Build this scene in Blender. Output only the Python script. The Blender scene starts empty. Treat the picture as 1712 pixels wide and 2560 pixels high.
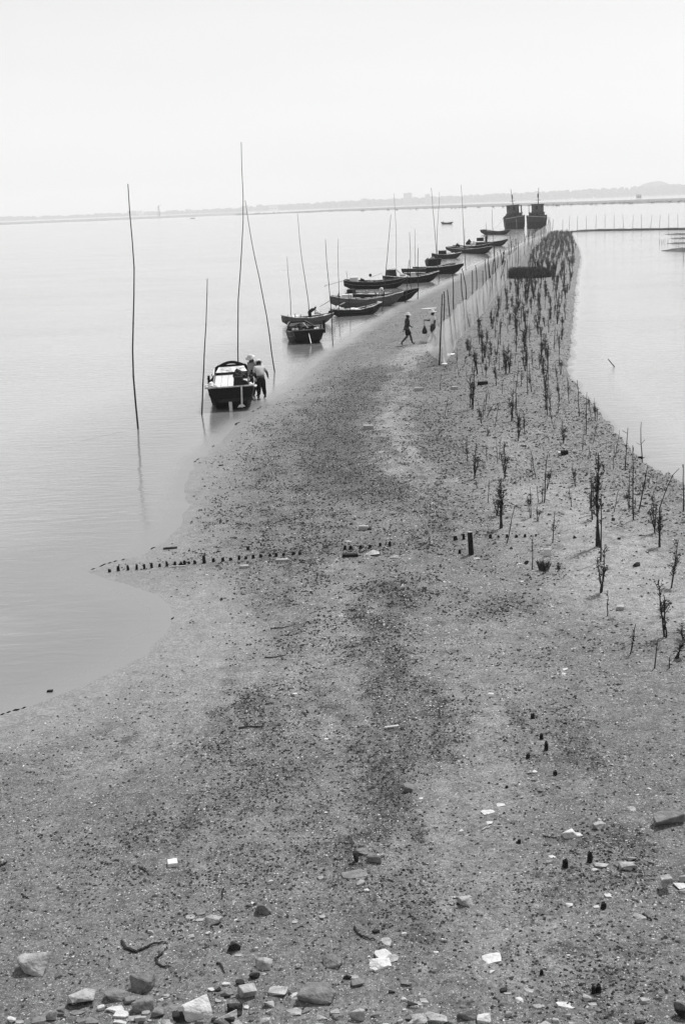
import bpy, bmesh, math, random
import numpy as np
from mathutils import Vector, Matrix, Euler
random.seed(7); np.random.seed(7)
R = math.radians
scene = bpy.context.scene
# ------------------------------------------------------------------ camera, sky, sun, exposure
CAM_H, PITCH, ROLL, F = 7.9, R(13.42), R(2.23), 3200.0
fwd = Vector((0, math.cos(PITCH), -math.sin(PITCH)))
r0 = Vector((1, 0, 0)); u0 = r0.cross(fwd)
rt = r0 * math.cos(ROLL) - u0 * math.sin(ROLL)
up = u0 * math.cos(ROLL) + r0 * math.sin(ROLL)
cd = bpy.data.cameras.new('camera'); cam = bpy.data.objects.new('camera', cd)
scene.collection.objects.link(cam)
cam.matrix_world = Matrix(((rt.x, up.x, -fwd.x, 0), (rt.y, up.y, -fwd.y, 0), (rt.z, up.z, -fwd.z, CAM_H), (0, 0, 0, 1)))
cd.sensor_fit = 'VERTICAL'; cd.sensor_height = 36; cd.sensor_width = 24; cd.lens = 36 * F / 2560
cd.clip_start = 0.1; cd.clip_end = 14000
scene.camera = cam

SUN_EL, SUN_AZ = R(61), R(42)            # azimuth from +Y towards +X
w = bpy.data.worlds.new('World'); scene.world = w; w.use_nodes = True
nt = w.node_tree; nt.nodes.clear()
sky = nt.nodes.new('ShaderNodeTexSky'); sky.sky_type = 'NISHITA'; sky.sun_disc = False
sky.sun_elevation = SUN_EL; sky.sun_rotation = SUN_AZ; sky.dust_density = 1; sky.air_density = 1
bw = nt.nodes.new('ShaderNodeRGBToBW')
mul = nt.nodes.new('ShaderNodeMath'); mul.operation = 'MULTIPLY_ADD'; mul.inputs[1].default_value = 0.42; mul.inputs[2].default_value = 3.65
bg = nt.nodes.new('ShaderNodeBackground'); bg.inputs['Strength'].default_value = 0.15
out = nt.nodes.new('ShaderNodeOutputWorld')
nt.links.new(sky.outputs[0], bw.inputs[0]); nt.links.new(bw.outputs[0], mul.inputs[0])
tcw = nt.nodes.new('ShaderNodeTexCoord'); mpw = nt.nodes.new('ShaderNodeMapping'); mpw.inputs['Scale'].default_value = (1, 1, 5)
cl = nt.nodes.new('ShaderNodeTexNoise'); cl.inputs['Scale'].default_value = 2.2; cl.inputs['Detail'].default_value = 5
mrw = nt.nodes.new('ShaderNodeMapRange'); mrw.inputs[1].default_value = .35; mrw.inputs[2].default_value = .7; mrw.inputs[3].default_value = .975; mrw.inputs[4].default_value = 1.03
mlw = nt.nodes.new('ShaderNodeMath'); mlw.operation = 'MULTIPLY'
nt.links.new(tcw.outputs['Generated'], mpw.inputs[0]); nt.links.new(mpw.outputs[0], cl.inputs[0]); nt.links.new(cl.outputs['Fac'], mrw.inputs[0])
nt.links.new(mul.outputs[0], mlw.inputs[0]); nt.links.new(mrw.outputs[0], mlw.inputs[1]); nt.links.new(mlw.outputs[0], bg.inputs[0]); nt.links.new(bg.outputs[0], out.inputs[0])
sd = bpy.data.lights.new('sun', 'SUN'); sd.energy = 5.0; sd.angle = R(1.2); sd.color = (1, 1, 1)
sun = bpy.data.objects.new('sun', sd); scene.collection.objects.link(sun)
sdir = Vector((math.cos(SUN_EL) * math.sin(SUN_AZ), math.cos(SUN_EL) * math.cos(SUN_AZ), math.sin(SUN_EL)))
sun.rotation_euler = sdir.to_track_quat('Z', 'Y').to_euler(); sun.location = (30, 20, 60)
vs = scene.view_settings
vs.view_transform = 'Standard'; vs.look = 'None'; vs.gamma = 1; vs.exposure = 0.0; vs.use_curve_mapping = False
scene.cycles.volume_bounces = 1; scene.cycles.max_bounces = 8; scene.cycles.transparent_max_bounces = 12

# ------------------------------------------------------------------ helpers
C = scene.collection
def tag(o, label=None, cat=None, group=None, kind=None):
    if label: o['label'] = label
    if cat: o['category'] = cat
    if group: o['group'] = group
    if kind: o['kind'] = kind
    return o
def ray(px, py):
    return fwd + rt * ((px - 856) / F) - up * ((py - 1280) / F)
def plane(px, py, z=0.0):
    d = ray(px, py); t = (z - CAM_H) / d.z
    return Vector((0, 0, CAM_H)) + d * t
def at_y(px, py, y):
    d = ray(px, py); return Vector((0, 0, CAM_H)) + d * (y / d.y)
def empty(name, loc, rz=0.0):
    o = bpy.data.objects.new(name, None); C.objects.link(o); o.location = loc; o.rotation_euler = (0, 0, rz)
    o.empty_display_size = .2; return o
def copy_tree(o, parent=None):
    c = o.copy(); C.objects.link(c)
    if parent: c.parent = parent
    for ch in list(o.children): copy_tree(ch, c)
    return c

def mat(name, col, rough=.8, var=.3, scale=8, bump=.3, bscale=None, stretch=(1, 1, 1), coord='Object', alpha=None, spec=None, lo=None):
    m = bpy.data.materials.new(name); m.use_nodes = True; n = m.node_tree; b = n.nodes['Principled BSDF']
    tc = n.nodes.new('ShaderNodeTexCoord'); mp = n.nodes.new('ShaderNodeMapping'); mp.inputs['Scale'].default_value = stretch
    n.links.new(tc.outputs[coord], mp.inputs[0])
    no = n.nodes.new('ShaderNodeTexNoise'); no.inputs['Scale'].default_value = scale; no.inputs['Detail'].default_value = 6
    n.links.new(mp.outputs[0], no.inputs[0])
    mr = n.nodes.new('ShaderNodeMapRange'); mr.inputs[1].default_value = .3; mr.inputs[2].default_value = .7
    mr.inputs[3].default_value = col * (1 - var) if lo is None else lo; mr.inputs[4].default_value = col * (1 + var)
    n.links.new(no.outputs['Fac'], mr.inputs[0]); n.links.new(mr.outputs[0], b.inputs['Base Color'])
    spec = (.06 if col < .1 else .3) if spec is None else spec; b.inputs['Roughness'].default_value = rough; b.inputs['Specular IOR Level'].default_value = spec
    if bump:
        n2 = n.nodes.new('ShaderNodeTexNoise'); n2.inputs['Scale'].default_value = bscale or scale * 3; n2.inputs['Detail'].default_value = 6
        n.links.new(mp.outputs[0], n2.inputs[0])
        bp = n.nodes.new('ShaderNodeBump'); bp.inputs['Strength'].default_value = bump; bp.inputs['Distance'].default_value = .03
        n.links.new(n2.outputs['Fac'], bp.inputs['Height']); n.links.new(bp.outputs[0], b.inputs['Normal'])
    if alpha is not None: b.inputs['Alpha'].default_value = alpha
    return m
M = {}
M['pole'] = mat('dark_bamboo', .035, .7, .4, 6, .3, stretch=(1, 1, .2))
M['stake'] = mat('dark_stake_wood', .03, .8, .5, 8, .4)
M['stump'] = mat('wet_stump_wood', .018, .6, .6, 20, .6)
M['hull_black'] = mat('tarred_hull', .010, .5, .7, 3, .3, stretch=(.4, 4, 4))
M['hull_dark'] = mat('dark_weathered_hull', .022, .6, .6, 3, .3, stretch=(.4, 4, 4))
M['hull_grey'] = mat('grey_weathered_hull', .085, .7, .4, 3, .3, stretch=(.4, 4, 4))
M['hull_pale'] = mat('pale_painted_hull', .38, .6, .25, 3, .2, stretch=(.4, 4, 4))
M['rim'] = mat('worn_gunwale', .42, .7, .6, 4, .2)
M['rim_dark'] = mat('dark_gunwale', .12, .7, .6, 4, .2)
M['deck_white'] = mat('white_deck_paint', .48, .6, .12, 3, .15, stretch=(.5, 6, 6))
M['deck_grey'] = mat('grey_deck_wood', .24, .7, .4, 3, .2, stretch=(.5, 6, 6))
M['deck_dark'] = mat('wet_deck_wood', .05, .6, .5, 3, .2, stretch=(.5, 6, 6))
M['foam'] = mat('styrofoam', .6, .7, .05, 10, .2)
M['engine'] = mat('greasy_engine', .02, .4, .5, 10, .3)
M['metal'] = mat('bare_metal', .5, .4, .2, 10, .1)
M['cloth_white'] = mat('white_cloth', .62, .9, .08, 8, .3)
M['cloth_grey'] = mat('grey_cloth', .2, .9, .15, 8, .3)
M['cloth_light'] = mat('light_grey_cloth', .40, .9, .12, 8, .3)
M['cloth_mid'] = mat('dark_grey_cloth', .035, .9, .25, 8, .3)
M['cloth_black'] = mat('black_cloth', .012, .9, .3, 8, .3)
M['skin'] = mat('tanned_skin', .06, .6, .15, 8, .1)
M['hair'] = mat('black_hair', .01, .6, .2, 30, .3)
M['straw'] = mat('pale_straw', .45, .8, .15, 25, .3)
M['ship_hull'] = mat('ship_hull_planks', .034, .7, .7, 1.2, .4, stretch=(1, .3, 1.5))
M['ship_lower'] = mat('ship_lower_tar', .010, .6, .4, 1.2, .4)
M['ship_cabin'] = mat('ship_cabin_boards', .09, .7, .6, 2, .4, stretch=(3, 3, .5))
M['ship_rail'] = mat('ship_rubbing_strake', .25, .7, .4, 3, .2)
M['glass'] = mat('dark_window', .01, .15, .2, 3, 0)
M['rock_white'] = mat('white_rock', .45, .85, .18, 9, 1.0, 22)
M['rock_pale'] = mat('pale_rock', .28, .85, .40, 9, 1.0, 22)
M['rock_mid'] = mat('grey_rock', .15, .85, .35, 9, 1.0, 22)
M['rock_dark'] = mat('dark_rock', .03, .8, .5, 10, .6)
M['brick'] = mat('pale_brick', .30, .9, .25, 20, .4)
M['twig'] = mat('dark_twig', .03, .8, .5, 20, .4)
M['bone'] = mat('bleached_stick', .34, .8, .15, 20, .2)
M['paper'] = mat('white_litter', .5, .8, .08, 10, .3)
M['stem'] = mat('seedling_stem', .03, .8, .4, 20, .2)
M['leaf'] = mat('seedling_leaf', .07, .6, .5, 3, 0, coord='Generated')
M['leaf_far'] = mat('far_seedling_leaf', .10, .7, .5, 3, 0, coord='Generated')
M['grass'] = mat('dry_dark_grass', .07, .8, .5, 4, 0)
M['far_tree'] = mat('far_trees', .05, .9, .4, .03, 0)
M['far_block'] = mat('far_building_wall', .30, .9, .15, .05, 0)
M['far_roof'] = mat('far_building_roof', .15, .9, .15, .05, 0)
M['far_white'] = mat('far_white_wall', .7, .9, .1, .05, 0)
M['pebble'] = mat('pale_shell_pebble', .36, .8, .6, 3, 0)
M['clod'] = mat('dark_mud_clod', .034, .8, .5, 3, 0)
M['flat'] = mat('far_mud', .11, .9, .25, .02, 0)

class MB:
    def __init__(s): s.v = []; s.f = []
    def add(s, vs_, fs):
        b = len(s.v); s.v += [tuple(v) for v in vs_]; s.f += [tuple(i + b for i in f) for f in fs]; return s
    def box(s, c, d, rot=None, taper=1.0):
        x, y, z = d[0] / 2, d[1] / 2, d[2] / 2
        p = [Vector((sx * x * (taper if sz > 0 else 1), sy * y * (taper if sz > 0 else 1), sz * z)) for sz in (-1, 1) for sy in (-1, 1) for sx in (-1, 1)]
        if rot is not None: p = [rot @ q for q in p]
        return s.add([q + Vector(c) for q in p], [(0, 2, 3, 1), (4, 5, 7, 6), (0, 1, 5, 4), (2, 6, 7, 3), (0, 4, 6, 2), (1, 3, 7, 5)])
    def tube(s, pts, rad, n=6):
        pts = [Vector(p) for p in pts]; k = len(pts); b = []
        if not hasattr(rad, '__len__'): rad = [rad] * k
        ref = None
        for i, p in enumerate(pts):
            t = (pts[min(i + 1, k - 1)] - pts[max(i - 1, 0)])
            if t.length < 1e-9: t = Vector((0, 0, 1))
            t.normalize()
            if ref is None: ref = Vector((1, 0, 0)) if abs(t.x) < .8 else Vector((0, 1, 0))
            a = t.cross(ref); 
            if a.length < 1e-6: a = t.cross(Vector((0, 1, .3)))
            a.normalize(); c = t.cross(a)
            b += [p + (a * math.cos(2 * math.pi * j / n) + c * math.sin(2 * math.pi * j / n)) * rad[i] for j in range(n)]
        f = [(i * n + j, i * n + (j + 1) % n, (i + 1) * n + (j + 1) % n, (i + 1) * n + j) for i in range(k - 1) for j in range(n)]
        f += [tuple(range(n))[::-1], tuple((k - 1) * n + j for j in range(n))]
        return s.add(b, f)
    def lathe(s, prof, c=(0, 0, 0), n=14, sx=1, sy=1, rot=None):
        v = []
        for r, z in prof:
            for j in range(n):
                q = Vector((r * math.cos(2 * math.pi * j / n) * sx, r * math.sin(2 * math.pi * j / n) * sy, z))
                if rot is not None: q = rot @ q
                v.append(q + Vector(c))
        k = len(prof)
        f = [(i * n + j, i * n + (j + 1) % n, (i + 1) * n + (j + 1) % n, (i + 1) * n + j) for i in range(k - 1) for j in range(n)]
        f += [tuple(range(n))[::-1], tuple((k - 1) * n + j for j in range(n))]
        return s.add(v, f)
    def build(s, name, m, parent=None, smooth=False, loc=None):
        me = bpy.data.meshes.new(name); me.from_pydata(s.v, [], s.f)
        me.materials.append(m if not isinstance(m, str) else M[m])
        if smooth: me.polygons.foreach_set('use_smooth', [True] * len(me.polygons))
        me.update()
        o = bpy.data.objects.new(name, me); C.objects.link(o)
        if parent is not None: o.parent = parent
        if loc is not None: o.location = loc
        return o

# ------------------------------------------------------------------ terrain functions (world metres)
K = 2560 / 2345.0
D_ = lambda L: [(a * K, b * K) for a, b in L]
LEFT_PX = D_([(0, 1640), (60, 1622), (120, 1600), (200, 1565), (260, 1535), (330, 1500), (385, 1450), (402, 1410), (390, 1385), (350, 1358), (290, 1337), (240, 1322), (205, 1308), (255, 1290), (330, 1272), (380, 1238), (412, 1200), (424, 1160), (426, 1110), (440, 1065), (475, 1036), (505, 1012), (530, 985), (560, 958), (610, 925), (650, 900), (685, 872), (705, 850), (725, 830), (755, 806), (800, 782), (835, 752), (872, 730), (905, 708), (940, 690), (975, 672), (1005, 657), (1035, 643), (1065, 625), (1105, 604), (1150, 581), (1190, 563), (1215, 550), (1240, 541), (1258, 532)])
RIGHT_PX = D_([(1568, 1118), (1530, 1090), (1500, 1075), (1470, 1060), (1440, 1030), (1415, 1000), (1398, 970), (1370, 945), (1338, 915), (1325, 890), (1302, 862), (1296, 845), (1303, 815), (1306, 780), (1308, 750), (1312, 720), (1313, 690), (1316, 660), (1320, 630), (1327, 600), (1326, 575), (1316, 555), (1312, 541), (1298, 531), (1275, 527)])
LW = [plane(*p) for p in LEFT_PX]; RW = [plane(*p) for p in RIGHT_PX]
LW = np.array([(-90, -60), (-70, 5), (-30, 12), (-13, 16.5)] + [(p.x, p.y) for p in LW])
RW = np.array([(90, -60), (75, 22), (40, 27), (18, 31)] + [(p.x, p.y) for p in RW])
POLY = np.vstack([LW, RW[::-1]])
def dist_poly(x, y, P):
    best = np.full(x.shape, 1e9)
    for i in range(len(P) - 1):
        ax, ay = P[i]; bx, by = P[i + 1]; dx, dy = bx - ax, by - ay
        t = np.clip(((x - ax) * dx + (y - ay) * dy) / (dx * dx + dy * dy), 0, 1)
        best = np.minimum(best, np.hypot(x - ax - t * dx, y - ay - t * dy))
    return best
def inside(x, y, P):
    c = np.zeros(x.shape, bool); n = len(P)
    for i in range(n):
        x1, y1 = P[i]; x2, y2 = P[(i + 1) % n]
        if y1 == y2: continue
        m = ((y1 > y) != (y2 > y)) & (x < (x2 - x1) * (y - y1) / (y2 - y1) + x1)
        c ^= m
    return c
PERM = np.random.RandomState(3).rand(512, 512)
def vnoise(x, y):
    xi = np.floor(x).astype(int); yi = np.floor(y).astype(int); fx = x - xi; fy = y - yi
    fx = fx * fx * (3 - 2 * fx); fy = fy * fy * (3 - 2 * fy)
    g = lambda a, b: PERM[a % 512, b % 512]
    return (g(xi, yi) * (1 - fx) + g(xi + 1, yi) * fx) * (1 - fy) + (g(xi, yi + 1) * (1 - fx) + g(xi + 1, yi + 1) * fx) * fy
def fbm(x, y, o=4):
    s = 0; a = .5; 
    for i in range(o): s = s + a * vnoise(x * 2 ** i + 17 * i, y * 2 ** i + 31 * i); a *= .5
    return s / (1 - .5 ** o)
def terrain(x, y, full=True):
    x = np.asarray(x, float); y = np.asarray(y, float)
    wob = (fbm(x * .9, y * .9, 4) - .5) * .9
    dl = dist_poly(x, y, LW); dr = dist_poly(x, y, RW); ins = inside(x, y, POLY)
    dle = np.where(ins, dl, -dl) + wob * .6; dre = np.where(ins, dr, -dr) + wob * .8
    hl = .42 * (1 - np.exp(-np.maximum(dle, 0) * .045 / .42)); hr = .42 * (1 - np.exp(-np.maximum(dre, 0) * .22 / .42))
    hin = np.minimum(hl, hr)
    hout = np.where(dl < dr, np.maximum(-.5, dle * .05), np.maximum(-.5, dre * .15))
    h = np.where((dle > 0) & (dre > 0), hin, np.minimum(hout, 0))
    rough = np.exp(-np.maximum(dr - 1.6, 0) / 1.6) * ins
    n = (fbm(x * .35, y * .35, 3) - .5) * .10 * np.clip(np.minimum(dl, dr) / 3, 0, 1) * ins
    n = n + (fbm(x * 2.2, y * 2.2, 4) - .5) * .05 * np.clip(dl / 4, 0, 1) * ins
    cl = np.clip(fbm(x * 3.5, y * 3.0, 4) - .5, 0, 1)
    n = n + rough * cl * .55
    return h + n, dl, dr, ins, rough
def hgt(x, y): return float(terrain(np.array([x]), np.array([y]))[0][0])
def G(px, py, water=True):
    z = .2
    for _ in range(5):
        p = plane(px, py, z); z = hgt(p.x, p.y)
        if water: z = max(z, 0.0)
    p.z = z; return p
MASKS = {'dark': [], 'pale': []}
def band(kind, wgt, hw, pts):
    P = [plane(a * K, b * K, .25) for a, b in pts]; MASKS[kind].append((wgt, hw, np.array([(p.x, p.y) for p in P])))
band('dark', 1.0, 1.4, [(860, 840), (820, 900), (780, 950), (770, 1010), (800, 1080), (850, 1120)])
band('dark', .45, 1.6, [(700, 960), (650, 1060), (620, 1150), (700, 1250)])
band('dark', .8, .55, [(880, 1340), (870, 1430), (880, 1500), (930, 1600), (925, 1700), (890, 1800), (850, 1870)])
band('dark', .5, .6, [(850, 1870), (780, 1960), (860, 2080)])
band('dark', .55, .4, [(1085, 1360), (1130, 1390)])
band('dark', .6, .3, [(1220, 1640), (1260, 1690), (1330, 1680), (1260, 1750), (1220, 1790)])
band('dark', .55, .25, [(1375, 1900), (1410, 1950), (1380, 2000)])
band('dark', .7, .3, [(565, 1590), (535, 1630)])
band('dark', .5, .6, [(430, 1850), (560, 1780), (660, 1740)])
band('dark', .6, 2.2, [(1120, 640), (1180, 590), (1225, 560)])
band('dark', .5, .9, [(960, 930), (1000, 1050), (960, 1180), (900, 1250)])
band('dark', .6, 1.3, [(1010, 810), (960, 880)])
band('dark', .35, .7, [(1300, 2050), (1420, 2120), (1300, 2250)])
band('dark', .35, .8, [(640, 1300), (680, 1400), (640, 1700), (500, 2000)])
band('dark', .3, .8, [(200, 1900), (500, 2050), (900, 2150)])
band('dark', .5, .7, [(620, 1250), (700, 1240)])
band('pale', 1.0, .75, [(970, 790), (900, 850), (878, 900), (880, 950), (898, 1000), (910, 1060), (960, 1095), (1020, 1100)])
band('pale', .4, .6, [(760, 1300), (740, 1430), (690, 1560), (720, 1650)])
band('pale', .4, .6, [(1150, 1450), (1110, 1560), (1140, 1700), (1050, 1850), (1130, 2050), (1180, 2200)])
band('pale', 1.0, 1.5, [(1270, 1130), (1340, 1190), (1410, 1270), (1450, 1330), (1540, 1400)])
band('pale', .5, .9, [(1180, 1000), (1200, 1120)])
band('pale', .5, .8, [(430, 1350), (520, 1480), (430, 1600), (200, 1700)])
def masks(x, y):
    out = {}
    jx = x + (fbm(x * 1.4, y * .7, 5) - .5) * 1.7 + (fbm(x * 5, y * 4, 4) - .5) * .7; jy = y + (fbm(x * .8 + 50, y * .8 + 9, 4) - .5) * 2.2
    for k, L in MASKS.items():
        m = np.zeros(x.shape)
        for wgt, hw, P in L:
            m = np.maximum(m, wgt * np.clip(1.35 - dist_poly(jx, jy, P) / (hw * 1.3), 0, 1))
        out[k] = m
    return out

# ------------------------------------------------------------------ ground sheets
def grid_mesh(name, ys, core, cw, ow, nc, no):
    s = np.linspace(-1, 1, nc); o = np.linspace(0, 1, no + 1)[1:] ** 1.7
    X = []; Y = []
    for y in ys:
        c, ww = cw(y), ow(y)
        row = np.concatenate([(-c - (ww - c) * o[::-1]), s * c, c + (ww - c) * o])
        X.append(row); Y.append(np.full(row.shape, y))
    X = np.array(X); Y = np.array(Y); nr, ncol = X.shape
    idx = np.arange(nr * ncol).reshape(nr, ncol)
    q = np.stack([idx[:-1, :-1], idx[:-1, 1:], idx[1:, 1:], idx[1:, :-1]], -1).reshape(-1, 4)
    return X.ravel(), Y.ravel(), q
def np_mesh(name, V, Q, m, smooth=True):
    me = bpy.data.meshes.new(name); nv = len(V); k = Q.shape[1]
    me.vertices.add(nv); me.vertices.foreach_set('co', V.astype(np.float32).ravel())
    me.loops.add(Q.size); me.loops.foreach_set('vertex_index', Q.ravel().astype(np.int32))
    me.polygons.add(len(Q)); me.polygons.foreach_set('loop_start', (np.arange(len(Q)) * k).astype(np.int32))
    me.polygons.foreach_set('loop_total', np.full(len(Q), k, np.int32))
    me.polygons.foreach_set('use_smooth', np.full(len(Q), smooth))
    me.materials.append(m); me.update(calc_edges=True)
    o = bpy.data.objects.new(name, me); C.objects.link(o); return o
def attr(o, name, vals):
    a = o.data.attributes.new(name, 'FLOAT', 'POINT'); a.data.foreach_set('value', np.asarray(vals, np.float32))

class N:
    def __init__(s, name):
        s.m = bpy.data.materials.new(name); s.m.use_nodes = True; s.t = s.m.node_tree; s.b = s.t.nodes['Principled BSDF']
        s.pos = s.t.nodes.new('ShaderNodeNewGeometry').outputs['Position']
    def L(s, a, b): s.t.links.new(a, b)
    def sin(s, sock, v):
        if hasattr(v, 'links') or isinstance(v, bpy.types.NodeSocket): s.L(v, sock)
        else: sock.default_value = v
    def math(s, op, a, b=0.0, c=0.0, clamp=False):
        n = s.t.nodes.new('ShaderNodeMath'); n.operation = op; n.use_clamp = clamp
        for i, v in enumerate((a, b, c)): s.sin(n.inputs[i], v)
        return n.outputs[0]
    def noise(s, scale, detail=5, stretch=(1, 1, 1), rough=.5, dist=0):
        mp = s.t.nodes.new('ShaderNodeMapping'); mp.inputs['Scale'].default_value = stretch; s.L(s.pos, mp.inputs[0])
        n = s.t.nodes.new('ShaderNodeTexNoise'); n.inputs['Scale'].default_value = scale; n.inputs['Detail'].default_value = detail
        n.inputs['Roughness'].default_value = rough; n.inputs['Distortion'].default_value = dist
        s.L(mp.outputs[0], n.inputs[0]); return n.outputs['Fac']
    def voro(s, scale):
        n = s.t.nodes.new('ShaderNodeTexVoronoi'); n.inputs['Scale'].default_value = scale; s.L(s.pos, n.inputs['Vector'])
        sp = s.t.nodes.new('ShaderNodeSeparateColor'); s.L(n.outputs['Color'], sp.inputs[0]); return n.outputs['Distance'], sp.outputs[0]
    def range(s, v, a, b, c=0.0, d=1.0):
        n = s.t.nodes.new('ShaderNodeMapRange'); s.sin(n.inputs[0], v)
        for i, q in enumerate((a, b, c, d)): s.sin(n.inputs[i + 1], q)
        return n.outputs[0]
    def mix(s, f, a, b):
        n = s.t.nodes.new('ShaderNodeMix'); n.data_type = 'FLOAT'; s.sin(n.inputs[0], f); s.sin(n.inputs[2], a); s.sin(n.inputs[3], b); return n.outputs[0]
    def at(s, name):
        n = s.t.nodes.new('ShaderNodeAttribute'); n.attribute_name = name; return n.outputs['Fac']
    def bump(s, hs, dist=.03, strength=1.0, normal=None):
        n = s.t.nodes.new('ShaderNodeBump'); n.inputs['Distance'].default_value = dist; n.inputs['Strength'].default_value = strength
        s.L(hs, n.inputs['Height'])
        if normal is not None: s.L(normal, n.inputs['Normal'])
        return n.outputs[0]

mud = N('tidal_mud')
dk, pl, wt, rg = mud.at('dark'), mud.at('pale'), mud.at('wet_sheen'), mud.at('rough')
big = mud.noise(.45, 6, rough=.6); mid = mud.noise(3.5, 8, rough=.65); fine = mud.noise(22, 6, rough=.7)
rag = mud.math('ADD', mud.math('MULTIPLY', mud.noise(2.2, 10, rough=.75), 1.0), mud.math('MULTIPLY', mud.noise(.7, 8, stretch=(2.2, .5, 1), rough=.7), .8))
dk = mud.math('ADD', mud.math('MULTIPLY', dk, 1.0), mud.math('MULTIPLY', mud.range(rag, .90, 1.10, -.35, .45), mud.math('SUBTRACT', 1, wt)), clamp=True)
pl = mud.math('MULTIPLY', pl, mud.range(rag, 1.1, .8, .3, 1.1))
base = mud.range(mud.math('ADD', mud.math('MULTIPLY', big, .5), mud.math('MULTIPLY', mid, .5)), .36, .64, .084, .148)
base = mud.mix(mud.math('MULTIPLY', pl, mud.range(mid, .3, .6, .6, 1)), base, .225)
base = mud.mix(mud.math('MULTIPLY', wt, .8), base, .168)  # glossy sheen of the wet margin is put into a lighter base colour
base = mud.mix(mud.math('MULTIPLY', rg, .45), base, .21)
base = mud.mix(mud.math('MULTIPLY', dk, .68), base, .042)
base = mud.math('MULTIPLY', base, mud.math('MULTIPLY', mud.range(fine, .35, .65, .55, 1.45), mud.range(mid, .3, .7, .85, 1.15)))
s1 = mud.math('ADD', mud.noise(13, 4, rough=.6), mud.math('MULTIPLY', dk, .13))
s1 = mud.math('SUBTRACT', s1, mud.math('ADD', mud.math('MULTIPLY', wt, .10), mud.math('MULTIPLY', pl, .03)))
s1 = mud.math('ADD', s1, mud.math('MULTIPLY', rg, .05))
s2 = mud.math('ADD', mud.noise(42, 3, rough=.6), mud.math('MULTIPLY', dk, .10))
s2 = mud.math('SUBTRACT', s2, mud.math('ADD', mud.math('MULTIPLY', wt, .08), mud.math('MULTIPLY', pl, .03)))
d1 = mud.range(s1, .60, .68); d2 = mud.range(s2, .62, .70)
s0 = mud.math('ADD', mud.noise(5.5, 5, stretch=(.8, 1, 1), rough=.62), mud.math('MULTIPLY', dk, .10))
s0 = mud.math('ADD', s0, mud.math('MULTIPLY', mud.math('SUBTRACT', big, .5), .25))
s0 = mud.math('SUBTRACT', s0, mud.math('ADD', mud.math('MULTIPLY', wt, .05), mud.math('MULTIPLY', pl, .04)))
d0 = mud.range(s0, .56, .68)
dsp = mud.math('MAXIMUM', mud.math('MAXIMUM', d1, d2), mud.math('MULTIPLY', d0, .6))
base = mud.mix(mud.math('MULTIPLY', dsp, .85), base, .022)
for sc, thr in ((34, .86), (62, .84), (110, .84)):
    vd, vc = mud.voro(sc)
    sp = mud.math('MULTIPLY', mud.math('LESS_THAN', vd, .3), mud.math('GREATER_THAN', mud.math('SUBTRACT', vc, mud.math('MULTIPLY', wt, .1)), thr))
    base = mud.mix(mud.math('MULTIPLY', sp, .7), base, .42)
mud.L(base, mud.b.inputs['Base Color'])
mud.L(mud.mix(wt, .85, .42), mud.b.inputs['Roughness']); mud.b.inputs['Specular IOR Level'].default_value = .35
hh = mud.math('ADD', mud.math('MULTIPLY', mid, 1.2), mud.math('ADD', mud.math('MULTIPLY', fine, .8), mud.math('MULTIPLY', dsp, .3)))
mud.L(mud.bump(mud.math('MULTIPLY', hh, mud.mix(wt, 1.0, .25)), .035, .9), mud.b.inputs['Normal'])

ys = np.concatenate([np.linspace(-60, 7, 40), 8 * 1.0042 ** np.arange(0, 880)]); ys = ys[ys < 330]
X, Y, Q = grid_mesh('g', ys, 0, lambda y: 3.5 + .285 * max(y, 6), lambda y: 95 + .3 * max(y, 0), 380, 24)
Hh, dl, dr, ins, rgh = terrain(X, Y)
o = np_mesh('mud_spit', np.stack([X, Y, Hh], 1), Q, mud.m); tag(o, kind='structure')
mk = masks(X, Y)
attr(o, 'dark', mk['dark']); attr(o, 'pale', mk['pale'] * (1 - .6 * mk['dark'])); attr(o, 'rough', rgh)
attr(o, 'wet_sheen', np.clip(1.15 - np.where(ins, dl, 0) / np.interp(Y, [35, 65], [1.9, .8]) - .25 * rgh + (fbm(X * 1.1, Y * 1.1) - .5) * .8, 0, 1) * (dl < dr + 2))
me = MB(); me.add([(-8000, -250, -.62), (8000, -250, -.62), (8000, 8000, -.62), (-8000, 8000, -.62)], [(0, 1, 2, 3)])
tag(me.build('seabed', mud.m), kind='structure')

# water
wtr = N('silty_water')
al = wtr.at('depth')
wb = wtr.noise(.08, 4, stretch=(1, .4, 1))
offshore = wtr.at('offshore')  # water colour grows paler away from the shores
deep = wtr.math('MULTIPLY', wtr.range(wb, .35, .65, .93, 1.07), wtr.mix(offshore, .150, .262))
wtr.L(wtr.mix(wtr.range(al, 0, .06), .168, deep), wtr.b.inputs['Base Color'])
wtr.L(wtr.range(al, 0, .05, .42, .09), wtr.b.inputs['Roughness'])
wtr.b.inputs['IOR'].default_value = 1.6
wv = wtr.math('ADD', wtr.math('MULTIPLY', wtr.noise(1.1, 3, stretch=(.7, 2.2, 1), dist=.5), wtr.range(wtr.noise(.05, 4, stretch=(.6, 2, 1)), .4, .6, .5, 1.3)), wtr.math('MULTIPLY', wtr.noise(4.5, 3, stretch=(.5, 1.6, 1), dist=.4), .35))
wn = wtr.bump(wtr.math('MULTIPLY', wv, wtr.range(al, .0, .25, .1, 1)), .05, .85)
wtr.L(wn, wtr.b.inputs['Normal'])
ys = np.concatenate([np.linspace(-240, 9, 20), 10 * 1.006 ** np.arange(0, 600), np.geomspace(370, 7990, 44)])
ys = np.unique(np.sort(ys))
X, Y, Q = grid_mesh('w', ys, 0, lambda y: 3.5 + .29 * max(y, 6), lambda y: 7990, 260, 14)
Hw = terrain(X, Y)[0]
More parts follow.
